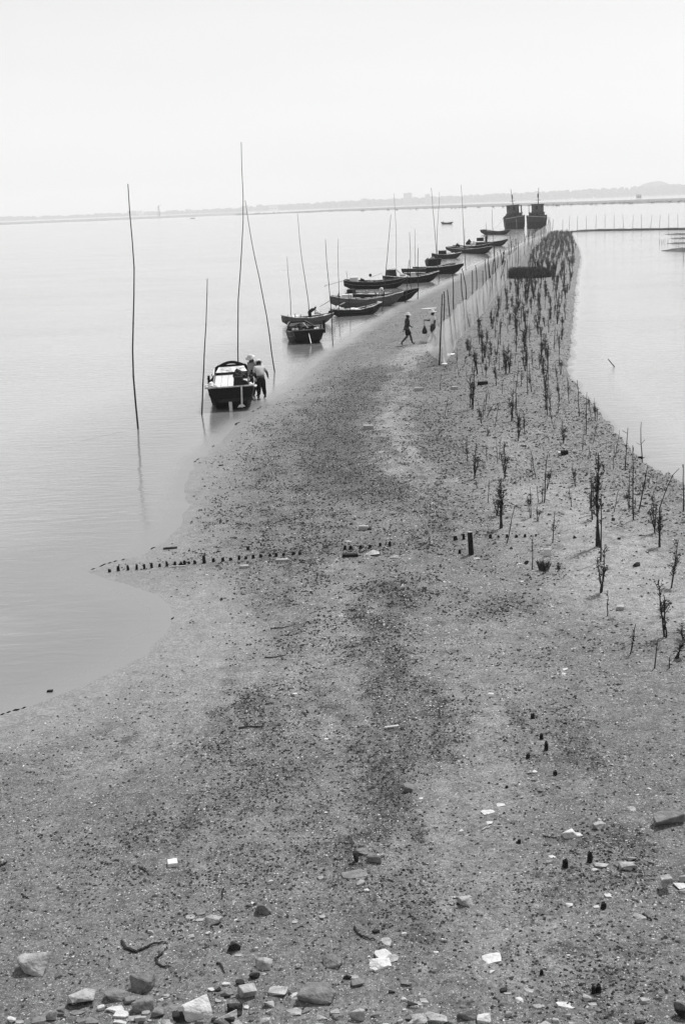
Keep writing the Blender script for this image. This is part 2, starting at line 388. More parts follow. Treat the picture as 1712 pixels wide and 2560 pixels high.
o = np_mesh('water', np.stack([X, Y, np.zeros_like(X)], 1), Q, wtr.m); tag(o, kind='structure'); attr(o, 'depth', np.maximum(-Hw, 0))
DL = dist_poly(X, Y, LW); DR = dist_poly(X, Y, RW)
attr(o, 'offshore', np.where(DR < DL, np.clip(DR / 2, .3, 1), np.clip((DL - 2.5) / 6, 0, 1)))

# ------------------------------------------------------------------ far country
def slab(name, top_px, bot_px, h, m, label=None):
    """a low flat whose near edge and far edge lie on the water, raised h"""
    B = [plane(*p) for p in bot_px]; T = [plane(*p) for p in top_px]
    n = len(B); mb = MB(); rows = []
    for k, (f, z) in enumerate(((0, -.3), (.04, h * .6), (.25, h), (.75, h), (.96, h * .6), (1, -.3))):
        rows.append([(b.x * (1 - f) + t.x * f, b.y * (1 - f) + t.y * f, z * (.8 + .4 * random.random())) for b, t in zip(B, T)])
    v = [p for r in rows for p in r]
    f = [(i * n + j, i * n + j + 1, (i + 1) * n + j + 1, (i + 1) * n + j) for i in range(5) for j in range(n - 1)]
    return mb.add(v, f).build(name, m)
def dens(P, n):
    out = []
    for i in range(len(P) - 1):
        for k in range(n): 
            t = k / n; out.append((P[i][0] * (1 - t) + P[i + 1][0] * t, P[i][1] * (1 - t) + P[i + 1][1] * t))
    return out + [P[-1]]
bar_b = dens([(588, 538.5), (640, 537), (860, 528), (1180, 518.3), (1440, 513.0), (1712, 506.5), (1900, 502)], 8)
bar_t = dens([(588, 537), (640, 534.5), (860, 522.5), (1180, 511.0), (1440, 504.5), (1712, 495.5), (1900, 488)], 8)
bar_b = [(a, b + random.uniform(-.5, .5)) for a, b in bar_b]
tag(slab('sandbar', bar_t, bar_b, .9, M['flat']), kind='structure')
ls_b = dens([(-260, 572), (0, 562.5), (200, 554.5), (400, 546), (620, 536.5)], 8)
ls_t = dens([(-260, 566), (0, 556.5), (200, 548.3), (400, 540), (620, 529)], 8)
tag(slab('far_bank', ls_t, ls_b, 1.0, mat('far_bank_mud', .20, .9, .25, .02, 0)), kind='structure')
def blob(mb, c, r, sc=1.0):
    # a rough 20-face clump
    t = (1 + 5 ** .5) / 2
    vv = [(-1, t, 0), (1, t, 0), (-1, -t, 0), (1, -t, 0), (0, -1, t), (0, 1, t), (0, -1, -t), (0, 1, -t), (t, 0, -1), (t, 0, 1), (-t, 0, -1), (-t, 0, 1)]
    ff = [(0, 11, 5), (0, 5, 1), (0, 1, 7), (0, 7, 10), (0, 10, 11), (1, 5, 9), (5, 11, 4), (11, 10, 2), (10, 7, 6), (7, 1, 8), (3, 9, 4), (3, 4, 2), (3, 2, 6), (3, 6, 8), (3, 8, 9), (4, 9, 5), (2, 4, 11), (6, 2, 10), (8, 6, 7), (9, 8, 1)]
    a = random.random() * 6.28; ca, sa = math.cos(a), math.sin(a)
    mb.add([(c[0] + (x * ca - y * sa) * r / 1.9 * random.uniform(.7, 1.3), c[1] + (x * sa + y * ca) * r / 1.9 * random.uniform(.7, 1.3), c[2] + z * r / 1.9 * sc * random.uniform(.7, 1.3)) for x, y, z in vv], ff)
YT = 7000
mb = MB()
def tree_h(px):   # metres above water of the far wood's top
    pts = [(-300, 8), (0, 7), (100, 10), (250, 7), (420, 7), (600, 10), (760, 22), (900, 25), (1300, 30), (1500, 33), (1712, 38), (2000, 38)]
    for (a, x), (b, y) in zip(pts, pts[1:]):
        if a <= px <= b: return x + (y - x) * (px - a) / (b - a)
    return 20
for i in range(1500):
    px = random.uniform(-420, 2150); h = 1.4 * tree_h(px) * random.uniform(.75, 1.08); r = random.uniform(7, 21)
    y = YT + random.uniform(-90, 90); x = (px - 856) / F * YT
    blob(mb, (x, y, max(h - r * .6, 2)), r, .7); blob(mb, (x + random.uniform(-8, 8), y, h * .45), r, .9)
    if i % 2: blob(mb, (x + random.uniform(-8, 8), y - 10, 3), r, .7)
tag(mb.build('far_wood', 'far_tree'), 'hazy line of trees along the far shore below the sky', 'trees', kind='stuff')
# land the far wood stands on
mb = MB(); n = 60
v = []
for k, (yy, z) in enumerate(((YT - 320, -.3), (YT - 300, 1.2), (YT + 100, 2.0), (YT + 560, 2.0))):
    for j in range(n + 1): v.append((-3600 + 7200 * j / n, yy + 30 * math.sin(j * 1.7), z))
mb.add(v, [(i * (n + 1) + j, i * (n + 1) + j + 1, (i + 1) * (n + 1) + j + 1, (i + 1) * (n + 1) + j) for i in range(3) for j in range(n)])
tag(mb.build('far_shore', 'flat'), kind='structure')
# hill
mb = MB(); cx = (1652 - 856) / F * 7400; v = []; nn = 28
for i in range(nn + 1):
    for j in range(nn + 1):
        a, b = i / nn * 2 - 1, j / nn * 2 - 1; d = math.hypot(a, b)
        h = 2 + 78 * math.exp(-(a * 1.7 + .1) ** 2 * 3 - b * b * 4) + 15 * math.exp(-((a - .55) * 3) ** 2 - b * b * 4) + 3 * math.sin(a * 17 + b * 9)
        v.append((cx + a * 370, 7400 + b * 260, h if d < .96 else 1))
mb.add(v, [(i * (nn + 1) + j, (i + 1) * (nn + 1) + j, (i + 1) * (nn + 1) + j + 1, i * (nn + 1) + j + 1) for i in range(nn) for j in range(nn)])
tag(mb.build('hill', 'far_tree', smooth=True), kind='structure')
# scrub on the far bank and sandbar: thin dark fringe
mb = MB()
for i in range(330):
    px = random.uniform(-200, 1750)
    if px < 610: py = 554 - .0405 * (px) + random.uniform(3, 6)
    else: py = 538 - (px - 588) * .0275 - random.uniform(.5, 4)
    p = plane(px, py); blob(mb, (p.x, p.y, 1.0), random.uniform(.8, 2.2), .4)
tag(mb.build('scrub', mat('far_scrub', .13, .9, .3, .05, 0)), 'low dark scrub dotted along the far sandbar and bank', 'scrub', kind='stuff')
def far_building(px0, px1, h, y, label, wall='far_block', storeys=3, gable=False):
    x0, x1 = (px0 - 856) / F * y, (px1 - 856) / F * y; wd = x1 - x0; dp = max(8, wd * .5)
    t = empty('far_building', ((x0 + x1) / 2, y, 1.0)); tag(t, label, 'building', 'buildings on the far shore')
    MB().box((0, 0, h / 2), (wd, dp, h)).build('wall', wall, t)
    if gable:
        MB().add([(-wd * .53, -dp * .6, h), (wd * .53, -dp * .6, h), (wd * .53, dp * .6, h), (-wd * .53, dp * .6, h), (-wd * .53, 0, h + dp * .35), (wd * .53, 0, h + dp * .35)], [(0, 1, 5, 4), (2, 3, 4, 5), (0, 4, 3), (1, 2, 5), (0, 3, 2, 1)]).build('roof', 'far_roof', t)
    else:
        r = MB().box((0, 0, h + .5), (wd + 1, dp + 1, 1)).build('roof', 'far_roof', t)
        MB().box((wd * .2, 0, h + 2.5), (wd * .25, dp * .4, 3)).build('stair_head', wall, r)
    g = MB()
    nx = max(2, int(wd / 5))
    for i in range(nx):
        for k in range(storeys): g.box((-wd / 2 + wd * (i + .5) / nx, -dp / 2 - .05, h * (k + .5) / storeys), (wd / nx * .5, .2, h / storeys * .45))
    tag(g.build('windows', 'glass', t), kind='stuff')
for px0, px1, h, y, lab, ww, st, ga in [
    (1034, 1054, 58, 6600, 'broad hazy block rising above the far trees left of the boat masts', 'far_block', 6, False),
    (1086, 1098, 48, 6600, 'smaller hazy block just right of the broad far block', 'far_block', 5, False),
    (930, 944, 39, 6600, 'low flat roofed block left of the broad far block', 'far_block', 4, False),
    (388, 400, 22, 6500, 'small white building on the far bank left of the pylon', 'far_white', 2, False),
    (364, 384, 18, 6500, 'long low shed beside the small white building on the far bank', 'far_block', 1, True),
    (640, 656, 23, 6500, 'gabled hall on the far bank above the tip of the sandbar', 'far_block', 2, True),
    (676, 690, 28, 6500, 'square block on the far bank right of the gabled hall', 'far_block', 3, False),
    (706, 728, 20, 6500, 'long pale shed on the far bank with a gabled roof', 'far_white', 1, True),
    (1600, 1610, 5, 2600, 'small shed on the flat shore below the hill', 'far_block', 1, True)]:
    far_building(px0, px1, h, y, lab, ww, st, ga)
# pylon / crane
t = empty('lattice_tower', ((439 - 856) / F * 2900, 2900, 1)); tag(t, 'thin faint lattice crane standing on the far left bank', 'tower')
m_ = MB()
for sx in (-1, 1):
    for sy in (-1, 1): m_.tube([(sx * 2.2, sy * 2.2, 0), (sx * .5, sy * .5, 24)], .28, 4)
for k in range(8):
    z0, z1 = k * 3, k * 3 + 3; a0, a1 = 2.2 - 1.7 * z0 / 24, 2.2 - 1.7 * z1 / 24
    m_.tube([(-a0, -a0, z0), (a1, -a1, z1)], .12, 4); m_.tube([(a0, a0, z0), (-a1, a1, z1)], .12, 4); m_.tube([(-a1, -a1, z1), (a1, -a1, z1)], .12, 4)
m_.build('mast', 'ship_cabin', t)
MB().tube([(-4, 0, 19), (6, 0, 26)], .25, 4).build('jib', 'ship_cabin', t)

# right-hand bund with poles
bt = dens([(1400, 577), (1440, 576.5), (1499, 571.5), (1560, 570), (1646, 569), (1712, 569), (1900, 566)], 6)
bb = dens([(1400, 583), (1440, 579.8), (1491, 577.5), (1560, 576.5), (1646, 575), (1712, 574.5), (1900, 571)], 6)
B = [plane(*p) for p in bb]; n = len(B); v = []
for k, (dy, z) in enumerate(((0, -.2), (.35, .28), (1.1, .42), (1.9, .30), (2.6, -.2))):
    for j, p in enumerate(B):
        f = min(1, j / 9); v.append((p.x, p.y + dy * 1.3, z * (.35 + .65 * f) * random.uniform(.85, 1.15) if z > 0 else z))
mb = MB(); mb.add(v, [(i * n + j, i * n + j + 1, (i + 1) * n + j + 1, (i + 1) * n + j) for i in range(4) for j in range(n - 1)])
tag(mb.build('embankment', mat('bund_mud', .06, .8, .5, 2, .5)), kind='structure')
def islet(x0, x1, yb, h, dpt):
    a, b = plane(x0, yb), plane(x1, yb); mb = MB(); n = 24; v = []
    for i in range(9):
        for j in range(n + 1):
            u = j / n; s = (i / 8 * 2 - 1); env = math.sin(math.pi * min(1, u * 1.0 + .02)) ** .6 if u < .97 else .1
            v.append((a.x + (b.x - a.x) * u, a.y + (b.y - a.y) * u + dpt * (.5 + .5 * s), -.15 + (h + .15) * env * (1 - s * s) * random.uniform(.8, 1.1)))
    mb.add(v, [(i * (n + 1) + j, i * (n + 1) + j + 1, (i + 1) * (n + 1) + j + 1, (i + 1) * (n + 1) + j) for i in range(8) for j in range(n)])
    tag(mb.build('islet', mat('islet_mud', .08, .8, .5, 2, .5), smooth=True), kind='structure')
for a in ((1664, 1830, 587, .3, 7), (1674, 1840, 597, .3, 4), (1673, 1850, 610, .35, 5), (1666, 1830, 629.5, .5, 6)): islet(*a)

# ------------------------------------------------------------------ poles
def pole_mb(base, top, r0_, r1_, wob=.02, seg=9, n=6, sink=.35):
    top = top - base; L = top.length; pts = []; rs = random.Random(int(L * 1000) + int(base.x * 77))
    ax, ay, ph1, ph2 = rs.uniform(-wob, wob) * L, rs.uniform(-wob, wob) * L, rs.uniform(2, 5), rs.uniform(2, 5)
    d = top.normalized()
    pts.append(-d * sink)
    for i in range(seg + 1):
        u = i / seg; e = math.sin(math.pi * u)
        pts.append(top * u + Vector((ax * e * math.sin(ph1 * u + 1) + rs.uniform(-.004, .004) * L * .4, ay * e * math.sin(ph2 * u), 0)))
    rad = [r0_] + [r0_ + (r1_ - r0_) * (i / seg) for i in range(seg + 1)]
    m = MB().tube(pts, rad, n)
    for i in range(2, seg, 2):  # bamboo nodes
        p = pts[i + 1]; m.tube([p - d * .02, p + d * .02], rad[i + 1] * 1.25, n)
    return m
def pole(name, b, t, r0_, r1_, label, cat='pole', group=None, m='pole', wob=.012, **k):
    B_ = G(*b); T_ = at_y(t[0], t[1], B_.y)
    o = pole_mb(B_, T_, r0_, r1_, wob, **k).build(name, m); o.location = B_
    return tag(o, label, cat, group)
gp = 'tall mooring poles in the shallows'
POLES = [
 ((345, 1072), (320, 460), .038, .016, 'tall thin pole standing alone in open water, leftmost of all', 'A'),
 ((505, 1037), (518.6, 696.6), .034, .014, 'shorter bare pole just left of the nearest boat'),
 ((597, 940), (604, 355), .034, .014, 'tallest pole of all, rising behind the nearest boat'),
 ((686, 930), (612.5, 501), .034, .013, 'pole leaning left, right of the two men at the nearest boat'),
 ((727, 789), (718, 642), .028, .014, 'short pole behind the left end of the grey skiff'),
 ((775.6, 812), (743.5, 534), .03, .013, 'left leaning tall pole behind the dark stern facing skiff'),
 ((831.8, 862.7), (813.4, 598), .032, .014, 'pole in the shallows right of the dark stern facing skiff'),
 ((846, 796), (845, 598), .028, .013, 'upright pole in front of the skiff carrying white cloth'),
 ((877.7, 792), (865.5, 676.5), .025, .013, 'short pole left of the boat with the large white box'),
 ((955.5, 777), (977, 537), .036, .016, 'right leaning pole at the bow of the grey hulled boat'),
 ((990, 661), (985, 483), .035, .016, 'faint tall pole in open water beyond the moored row'),
 ((1027, 721), (1023, 580), .035, .02, 'upright pole at the bow of the long black boat'),
 ((1037, 661), (1036.7, 572.7), .035, .02, 'pole in water left of the pair of crossing poles'),
 ((1043.7, 747.6), (1045, 620), .04, .025, 'straight stake stuck in the mud off the longest bow'),
 ((1013, 757.8), (1022.5, 650.6), .042, .025, 'dark slanting stake at the bow tip of the flat decked boat'),
 ((1097, 697.6), (1077.6, 469.5), .042, .018, 'left arm of the two tall crossing poles'),
 ((1092, 650.6), (1098, 480), .042, .018, 'right arm of the two tall crossing poles'),
 ((1164, 676), (1152, 462), .045, .02, 'tallest pole near the net fence, standing at the mud edge'),
 ((1161, 609), (1161, 569), .04, .02, 'short pole behind the cluttered pair of boats'),
 ((1217.4, 630), (1214, 556.7), .045, .025, 'pole beside the standing boatman far down the shore'),
 ((1233, 626), (1230, 524), .045, .025, 'slender pole just right of the standing boatman'),
 ((1275, 597.6), (1275, 546), .05, .03, 'pole in front of the left big fishing ship'),
]
for p in POLES:
    pole('mooring_pole', p[0], p[1], p[2], p[3], p[4], group=gp, wob=.018)
for i, (bx, by, tx, ty) in enumerate([(28, 375, 30, 240), (108, 370, 118, 190), (213, 370, 215, 205), (327, 370, 323, 200), (443, 370, 450, 190), (560, 357, 560, 180), (673, 352, 675, 185), (790, 347, 783, 180), (905, 347, 915, 190), (1018, 347, 1015, 180), (1130, 347, 1150, 190), (1243, 347, 1252, 185), (1357, 345, 1360, 170), (1474, 345, 1472, 175)]):
    s = .199; ordn = ['first', 'second', 'third', 'fourth', 'fifth', 'sixth', 'seventh', 'eighth', 'ninth', 'tenth', 'eleventh', 'twelfth', 'thirteenth', 'fourteenth'][i]
    pole('bund_pole', (1400 + bx * s, 500 + by * s + 3), (1400 + tx * s, 500 + ty * s), .045, .03, f'thin upright pole on the far bund, {ordn} counted from the spit', group='poles along the far bund', seg=5, wob=.01)
for i, (bx, by, tx, ty) in enumerate([(1242, 555, 1242, 480), (1270, 555, 1268, 495), (1288, 552, 1288, 500), (1312, 556, 1312, 485), (1345, 552, 1348, 490), (1400, 535, 1398, 440), (1430, 540, 1428, 400), (1452, 600, 1450, 400), (1480, 600, 1483, 500), (1500, 520, 1502, 365), (1537, 530, 1535, 380), (1545, 770, 1540, 640)]):
    s = .199
    pole('islet_stick', (1400 + bx * s, 500 + by * s), (1400 + tx * s, 500 + ty * s), .03, .02,
         ['leftmost', 'second', 'third', 'fourth', 'fifth', 'sixth', 'seventh', 'eighth', 'ninth', 'tenth', 'eleventh', 'frontmost'][i] + (' stick, off the nearest small mud islet' if i == 11 else ' thin stick of the cluster by the mud islets, counted from the left'), 'stick', 'sticks round the mud islets', seg=3)
p = plane(1542, 914); q = at_y(1519, 898, p.y - 1.2)
o = MB().tube([Vector((0, 0, -.25)) - (q - p) * .15, q - p], [.03, .02], 5).build('slanting_stick', 'stake'); o.location = p
tag(o, 'lone stick leaning left out of the calm right hand water', 'stick')

# ------------------------------------------------------------------ net fence
NET = [(1097.7, 913.3), (1115.8, 890.4), (1132, 864.5), (1141.7, 850), (1162.7, 827), (1174, 818), (1185.7, 805), (1195, 793.8), (1207.7, 781), (1216, 768), (1222, 760), (1229.7, 749.8), (1242, 730), (1250, 720), (1259.6, 702), (1268, 695), (1279.5, 684), (1287, 674), (1293, 667), (1301, 658), (1312, 641), (1319, 631), (1326, 625), (1332.6, 618), (1340, 611), (1346, 605), (1352, 600), (1357, 595), (1363, 590), (1369, 585), (1374, 581), (1379, 577)]
NTOP = [(1104.7, 735.4), (1109, 728.7), (1117.7, 724), (1130.6, 683), (1152, 683), (1154, 671), (1179.6, 676), (1188, 663), (1206, 676), (1211.6, 648), (1219.8, 642.5), (1222, 661), (1243, 630), (1260.6, 650.6), (1262, 651), (1267, 648), (1280, 640), (1286, 632), (1295, 606), (1300, 625)]
fence = empty('net_fence', G(*NET[0])); F0 = fence.location.copy()
tag(fence, 'long pale net strung on crooked dark stakes beside the planted rows', 'net fence')
NB = []
for i, b in enumerate(NET):
    B_ = G(*b); NB.append(B_.copy())
    if i < len(NTOP): T_ = at_y(NTOP[i][0], NTOP[i][1], B_.y)
    else: T_ = B_ + Vector((random.uniform(-.4, .4), 0, random.uniform(2.6, 3.6)))
    o = pole_mb(B_, T_, .042 if i < 14 else .06, .026 if i < 14 else .04, .045, seg=7).build('stake', 'stake', fence); o.location = B_ - F0
    if i > 11:   # extra stake in the far, denser run
        B2 = B_ + Vector((random.uniform(-.3, .3), random.uniform(1.5, 4.0), 0)); B2.z = max(0, hgt(B2.x, B2.y))
        o = pole_mb(B2, B2 + Vector((random.uniform(-.5, .5), 0, random.uniform(2.2, 3.8))), .06, .04, .03, seg=5).build('stake', 'stake', fence); o.location = B2 - F0
nm = bpy.data.materials.new('fine_net'); nm.use_nodes = True; n_ = nm.node_tree; n_.nodes.clear()
df = n_.nodes.new('ShaderNodeBsdfDiffuse'); df.inputs[0].default_value = (.85, .85, .85, 1); tl = n_.nodes.new('ShaderNodeBsdfTranslucent'); tl.inputs[0].default_value = (.85, .85, .85, 1)
ms = n_.nodes.new('ShaderNodeMixShader'); ms.inputs[0].default_value = .5; tp = n_.nodes.new('ShaderNodeBsdfTransparent')
m2 = n_.nodes.new('ShaderNodeMixShader'); oo = n_.nodes.new('ShaderNodeOutputMaterial')
tc_ = n_.nodes.new('ShaderNodeTexCoord'); nz = n_.nodes.new('ShaderNodeTexNoise'); nz.inputs['Scale'].default_value = .45; nz.inputs['Detail'].default_value = 5
rr = n_.nodes.new('ShaderNodeMapRange'); rr.inputs[1].default_value = .35; rr.inputs[2].default_value = .65; rr.inputs[3].default_value = .20; rr.inputs[4].default_value = .62
n_.links.new(tc_.outputs['Object'], nz.inputs[0]); n_.links.new(nz.outputs['Fac'], rr.inputs[0]); n_.links.new(rr.outputs[0], m2.inputs[0])
n_.links.new(df.outputs[0], ms.inputs[1]); n_.links.new(tl.outputs[0], ms.inputs[2]); n_.links.new(tp.outputs[0], m2.inputs[1]); n_.links.new(ms.outputs[0], m2.inputs[2]); n_.links.new(m2.outputs[0], oo.inputs[0])
# flared, sagging strip
v = []; cols = 0; nz_ = 9
path = [NB[0] + Vector((-.05, 0, 0))] + NB
for i in range(len(path) - 1):
    a, b = path[i], path[i + 1]
    steps = 6
    for k in range(steps + (1 if i == len(path) - 2 else 0)):
        u = k / steps; p = a.lerp(b, u); sag = math.sin(math.pi * u)
        gz = max(0, hgt(p.x, p.y)); far_ = min(1, i / 12)
        top_h = 1.95 - .10 * sag + .07 * math.sin(i * 2.1) + (.25 if i > 14 else 0)
        for j in range(nz_):
            w_ = j / (nz_ - 1)
            off = math.sin(math.pi * w_) * (.10 + .04 * math.sin(i * 1.3 + u * 2)) + .012 * math.sin(j * 2 + i * 3 + u * 9) + (.35 * (1 - w_) ** 2 if i < 3 else .12 * (1 - w_) ** 3)
            off -= (1 - u) * .8 * math.sin(math.pi * w_ ** .9) if i == 0 else 0
            v.append((p.x + off * (.5 if i else 1) + .05 - F0.x, p.y + off * .25 + .05 - F0.y, gz + .02 + top_h * w_ - F0.z))
        cols += 1
mb = MB(); mb.add(v, [(i * nz_ + j, (i + 1) * nz_ + j, (i + 1) * nz_ + j + 1, i * nz_ + j + 1) for i in range(cols - 1) for j in range(nz_ - 1)])
mb.build('net', nm, fence, smooth=True)
mb = MB(); mb.tube([v[i * nz_ + nz_ - 1] for i in range(0, cols)], .012, 4); mb.build('top_rope', 'cloth_grey', fence)
mb = MB(); b_ = NB[1] - F0; mb.add([(b_.x - .1, b_.y - .2, .03), (b_.x + .45, b_.y + .5, .03), (b_.x + .5, b_.y + .8, .12), (b_.x + .05, b_.y + .35, .16), (b_.x - .05, b_.y + .1, .08)], [(0, 1, 3, 4), (1, 2, 3)])
mb.build('fallen_net', 'cloth_white', fence)

# ------------------------------------------------------------------ boats
def curve(t, pts):
    for (a, x), (b, y) in zip(pts, pts[1:]):
        if t <= b: u = (t - a) / (b - a); u = u * u * (3 - 2 * u) * .5 + u * .5; return x + (y - x) * u
    return pts[-1][1]
BOATS = {}
def boat(key, label, S, Bw, beam, zs, zb, mid=.42, hull='hull_dark', rim='rim', deck='deck_dark', stern_w=.72, bow_w=.10, lift=0, boards=4, thwarts=3, group='wooden boats moored along the shore', engine=False, posts=False, mark=None, strakes=True, box=False):
    S = Vector(S); Bw = Vector(Bw); ax = Bw - S; L = ax.length; rz = math.atan2(ax.y, ax.x)
    t_ = empty('wooden_boat', (S.x, S.y, lift), rz); tag(t_, label, 'boat', group); BOATS[key] = (t_, L)
    NS = 19; hb = [(0, stern_w), (.25, .95), (.5, 1.0), (.75, .78), (.92, .38 if bow_w < .3 else bow_w + .15), (1, bow_w)]
    sh = [(0, zs), (.2, mid + (zs - mid) * .35), (.5, mid), (.75, mid + (zb - mid) * .35), (1, zb)]
    kl = [(0, zs * .35), (.12, -.02), (.3, -.14), (.7, -.14), (.85, .05), (1, zb - .22)]
    def sec(t, ins=0.0):
        b = max(.02, curve(t, hb) * beam / 2 - ins); s = curve(t, sh); k = min(curve(t, kl) + ins * 1.0, s - .06)
        return b, s, k
    outer = []; inner = []
    for i in range(NS):
        t = i / (NS - 1); b, s, k = sec(t); x = t * L; bi, si, ki = sec(t, .035)
        h = s - k; q5, q8 = (.68, .88) if box else (.5, .82)
        o_ = [(x, -b, s), (x, -b * .95, k + h * .62), (x, -b * q8, k + h * .28), (x, -b * q5, k + h * .03), (x, 0, k), (x, b * q5, k + h * .03), (x, b * q8, k + h * .28), (x, b * .95, k + h * .62), (x, b, s)]
        xi = min(max(x, .04), L - .05); h = s - ki
        i_ = [(xi, -bi, s), (xi, -bi * .95, ki + h * .62), (xi, -bi * q8, ki + h * .28), (xi, -bi * q5, ki + h * .03), (xi, 0, ki), (xi, bi * q5, ki + h * .03), (xi, bi * q8, ki + h * .28), (xi, bi * .95, ki + h * .62), (xi, bi, s)]
        outer.append(o_); inner.append(i_)
    mb = MB(); n = 9
    vo = [p for r in outer for p in r]; vi = [p for r in inner for p in r]; no = len(vo)
    f = [(i * n + j, i * n + j + 1, (i + 1) * n + j + 1, (i + 1) * n + j) for i in range(NS - 1) for j in range(n - 1)]
    f += [(no + i * n + j, no + (i + 1) * n + j, no + (i + 1) * n + j + 1, no + i * n + j + 1) for i in range(NS - 1) for j in range(n - 1)]
    for j in (0, n - 1): f += [(i * n + j, (i + 1) * n + j, no + (i + 1) * n + j, no + i * n + j) for i in range(NS - 1)]
    f += [tuple(range(n))[::-1], tuple(no + j for j in range(n)), tuple((NS - 1) * n + j for j in range(n)), tuple(no + (NS - 1) * n + j for j in range(n))[::-1]]
    mb.add(vo + vi, f); mb.build('hull', hull, t_)
    for sgn in (0, n - 1):
        pts = [Vector(outer[i][sgn]) + Vector((0, 0, .015)) for i in range(NS)]
        MB().tube(pts, .032, 5).build('gunwale', rim, t_)
        if strakes: MB().tube([Vector(outer[i][1 if sgn == 0 else 7]) for i in range(NS)], .02, 4).build('rubbing_strake', rim if rim == 'rim_dark' else hull, t_)
    MB().tube([Vector(outer[0][0]) + Vector((0, 0, .02)), Vector(outer[0][8]) + Vector((0, 0, .02))], .035, 5).build('transom_cap', rim, t_)
    zd = mid * .35 + .02
    for i in range(boards):     # floor boards
        wdt = beam * .62 / boards; yy = -beam * .31 + wdt * (i + .5)
        MB().box((L * .47, yy, zd), (L * .62, wdt * .93, .03)).build('floor_board', deck, t_)
    for i in range(thwarts):
        t = .22 + .55 * i / max(1, thwarts - 1); b, s, k = sec(t); MB().box((t * L, 0, s - .1), (.2, b * 1.84, .04)).build('thwart', deck if i % 2 else 'deck_grey', t_)
    b, s, k = sec(.9); MB().add([(L * .82, -sec(.82)[0] * .9, sec(.82)[1] - .03), (L * .82, sec(.82)[0] * .9, sec(.82)[1] - .03), (L * .96, sec(.96)[0] * .8, sec(.96)[1] - .03), (L * .96, -sec(.96)[0] * .8, sec(.96)[1] - .03)], [(0, 1, 2, 3)]).build('foredeck', rim if key % 2 else deck, t_)
    rk = random.Random(key * 3 + 1); t_.rotation_euler.x = R(rk.uniform(-2.5, 2.5))
    if key < 16:
        for i in range(rk.randint(3, 6)):
            tt = rk.uniform(.08, .9); b, s, k = sec(tt); sg = rk.choice((-1, 1)); hh_ = rk.uniform(.10, .30)
            MB().tube([(tt * L, sg * b * .97, s - .03), (tt * L + rk.uniform(-.05, .05), sg * b * .99, s + hh_)], .022, 5).build('thole_pin', 'hull_black', t_)
        for i in range(rk.randint(1, 3)):   # coils of rope on the boards
            tt = rk.uniform(.3, .85); b, s, k = sec(tt)
            MB().lathe([(.06, .0), (.17, .0), (.2, .05), (.17, .1), (.06, .1)], (tt * L, rk.uniform(-.4, .4) * b, s - .10), 10).build('rope_coil', rk.choice(['cloth_grey', 'cloth_mid', 'cloth_light']), t_)
    if posts:
        for sx in (-1, 1):
            for tt in (.03, .12):
                b, s, k = sec(tt); MB().box((tt * L, sx * b * .92, s + .1), (.07, .07, .32)).build('post', 'hull_black', t_)
    if engine:
        e = MB().box((.55, 0, mid + .1), (.55, .42, .42), taper=.8).lathe([(.16, -.02), (.16, .02)], (.45, -.26, mid + .12), 12, rot=Matrix.Rotation(R(90), 3, 'X')).build('engine', 'engine', t_)
        MB().tube([(.5, .0, mid + .05), (.7, .05, mid + .62)], .025, 5).build('exhaust_pipe', 'engine', e)
        MB().tube([(.3, 0, mid + .15), (-.9, .05, .1)], .03, 5).build('propeller_shaft', 'metal', e)
        MB().tube([(.3, 0, mid + .3), (1.1, .15, mid + .55)], .022, 5).build('tiller', 'metal', e)
    return t_, L, sec
def W(key, lx, ly, lz):
    t, L = BOATS[key]; return Matrix.Translation(t.location) @ Matrix.Rotation(t.rotation_euler.z, 4, 'Z') @ Vector((lx, ly, lz))
def put(mb, name, m, key, lx, ly, lz, rz=0, **kw):
    o = mb.build(name, m, **kw); o.location = W(key, lx, ly, lz); o.rotation_euler.z = BOATS[key][0].rotation_euler.z + rz; return o

# 1 nearest boat (stern towards the viewer)
S = plane(581, 1026); Bp = S + Vector((-.42, 6.2, 0)).normalized() * 6.2
t1, L1, sec1 = boat(1, 'nearest boat with a white deck, stern towards the viewer at the mud edge', S, Bp, 2.0, .95, 1.15, mid=.80, hull='hull_black', rim='rim', deck='deck_grey', stern_w=.93, bow_w=.62, thwarts=0, boards=2, box=True)
for i in range(5):
    MB().box((L1 * .50, -.56 + i * .28, .80), (L1 * .72, .268, .04)).build('plank', 'deck_white', t1)
MB().box((L1 * .13, 0, .80), (.08, 1.66, .14)).build('deck_coaming', 'hull_black', t1)
MB().box((L1 * .50, -.74, .82), (L1 * .72, .06, .12)).build('side_coaming', 'rim_dark', t1); MB().box((L1 * .50, .74, .82), (L1 * .72, .06, .12)).build('side_coaming', 'rim_dark', t1)
pts = [(L1 * .97 - .35 * math.sin(math.pi * i / 8) * 0, -.62 + 1.24 * i / 8, 1.08 + .20 * math.sin(math.pi * i / 8)) for i in range(9)]
MB().tube(pts, .07, 5).build('bow_arch', 'hull_black', t1)
for a, b, h in ((.10, -.86, .3), (.20, -.90, .3), (.42, .93, .24), (.6, -.9, .2)):
    MB().box((L1 * a, b, .98), (.11, .11, h + .12), taper=.85).build('mooring_post', 'hull_black', t1)
MB().box((-.02, -.18, .42), (.06, 1.4, .12)).build('transom_beam', 'hull_dark', t1)
e1 = MB().box((.35, .28 - .62, 1.05), (.7, .5, .55), taper=.7).lathe([(.2, -.04), (.2, .04)], (.1, -.55, 1.0), 12, rot=Matrix.Rotation(R(80), 3, 'Y')).build('engine', 'engine', t1)
MB().tube([(-.02, -.45, 1.0), (-.16, -.42, .42), (-.2, -.4, .12)], .035, 6).build('engine_leg', 'metal', e1)
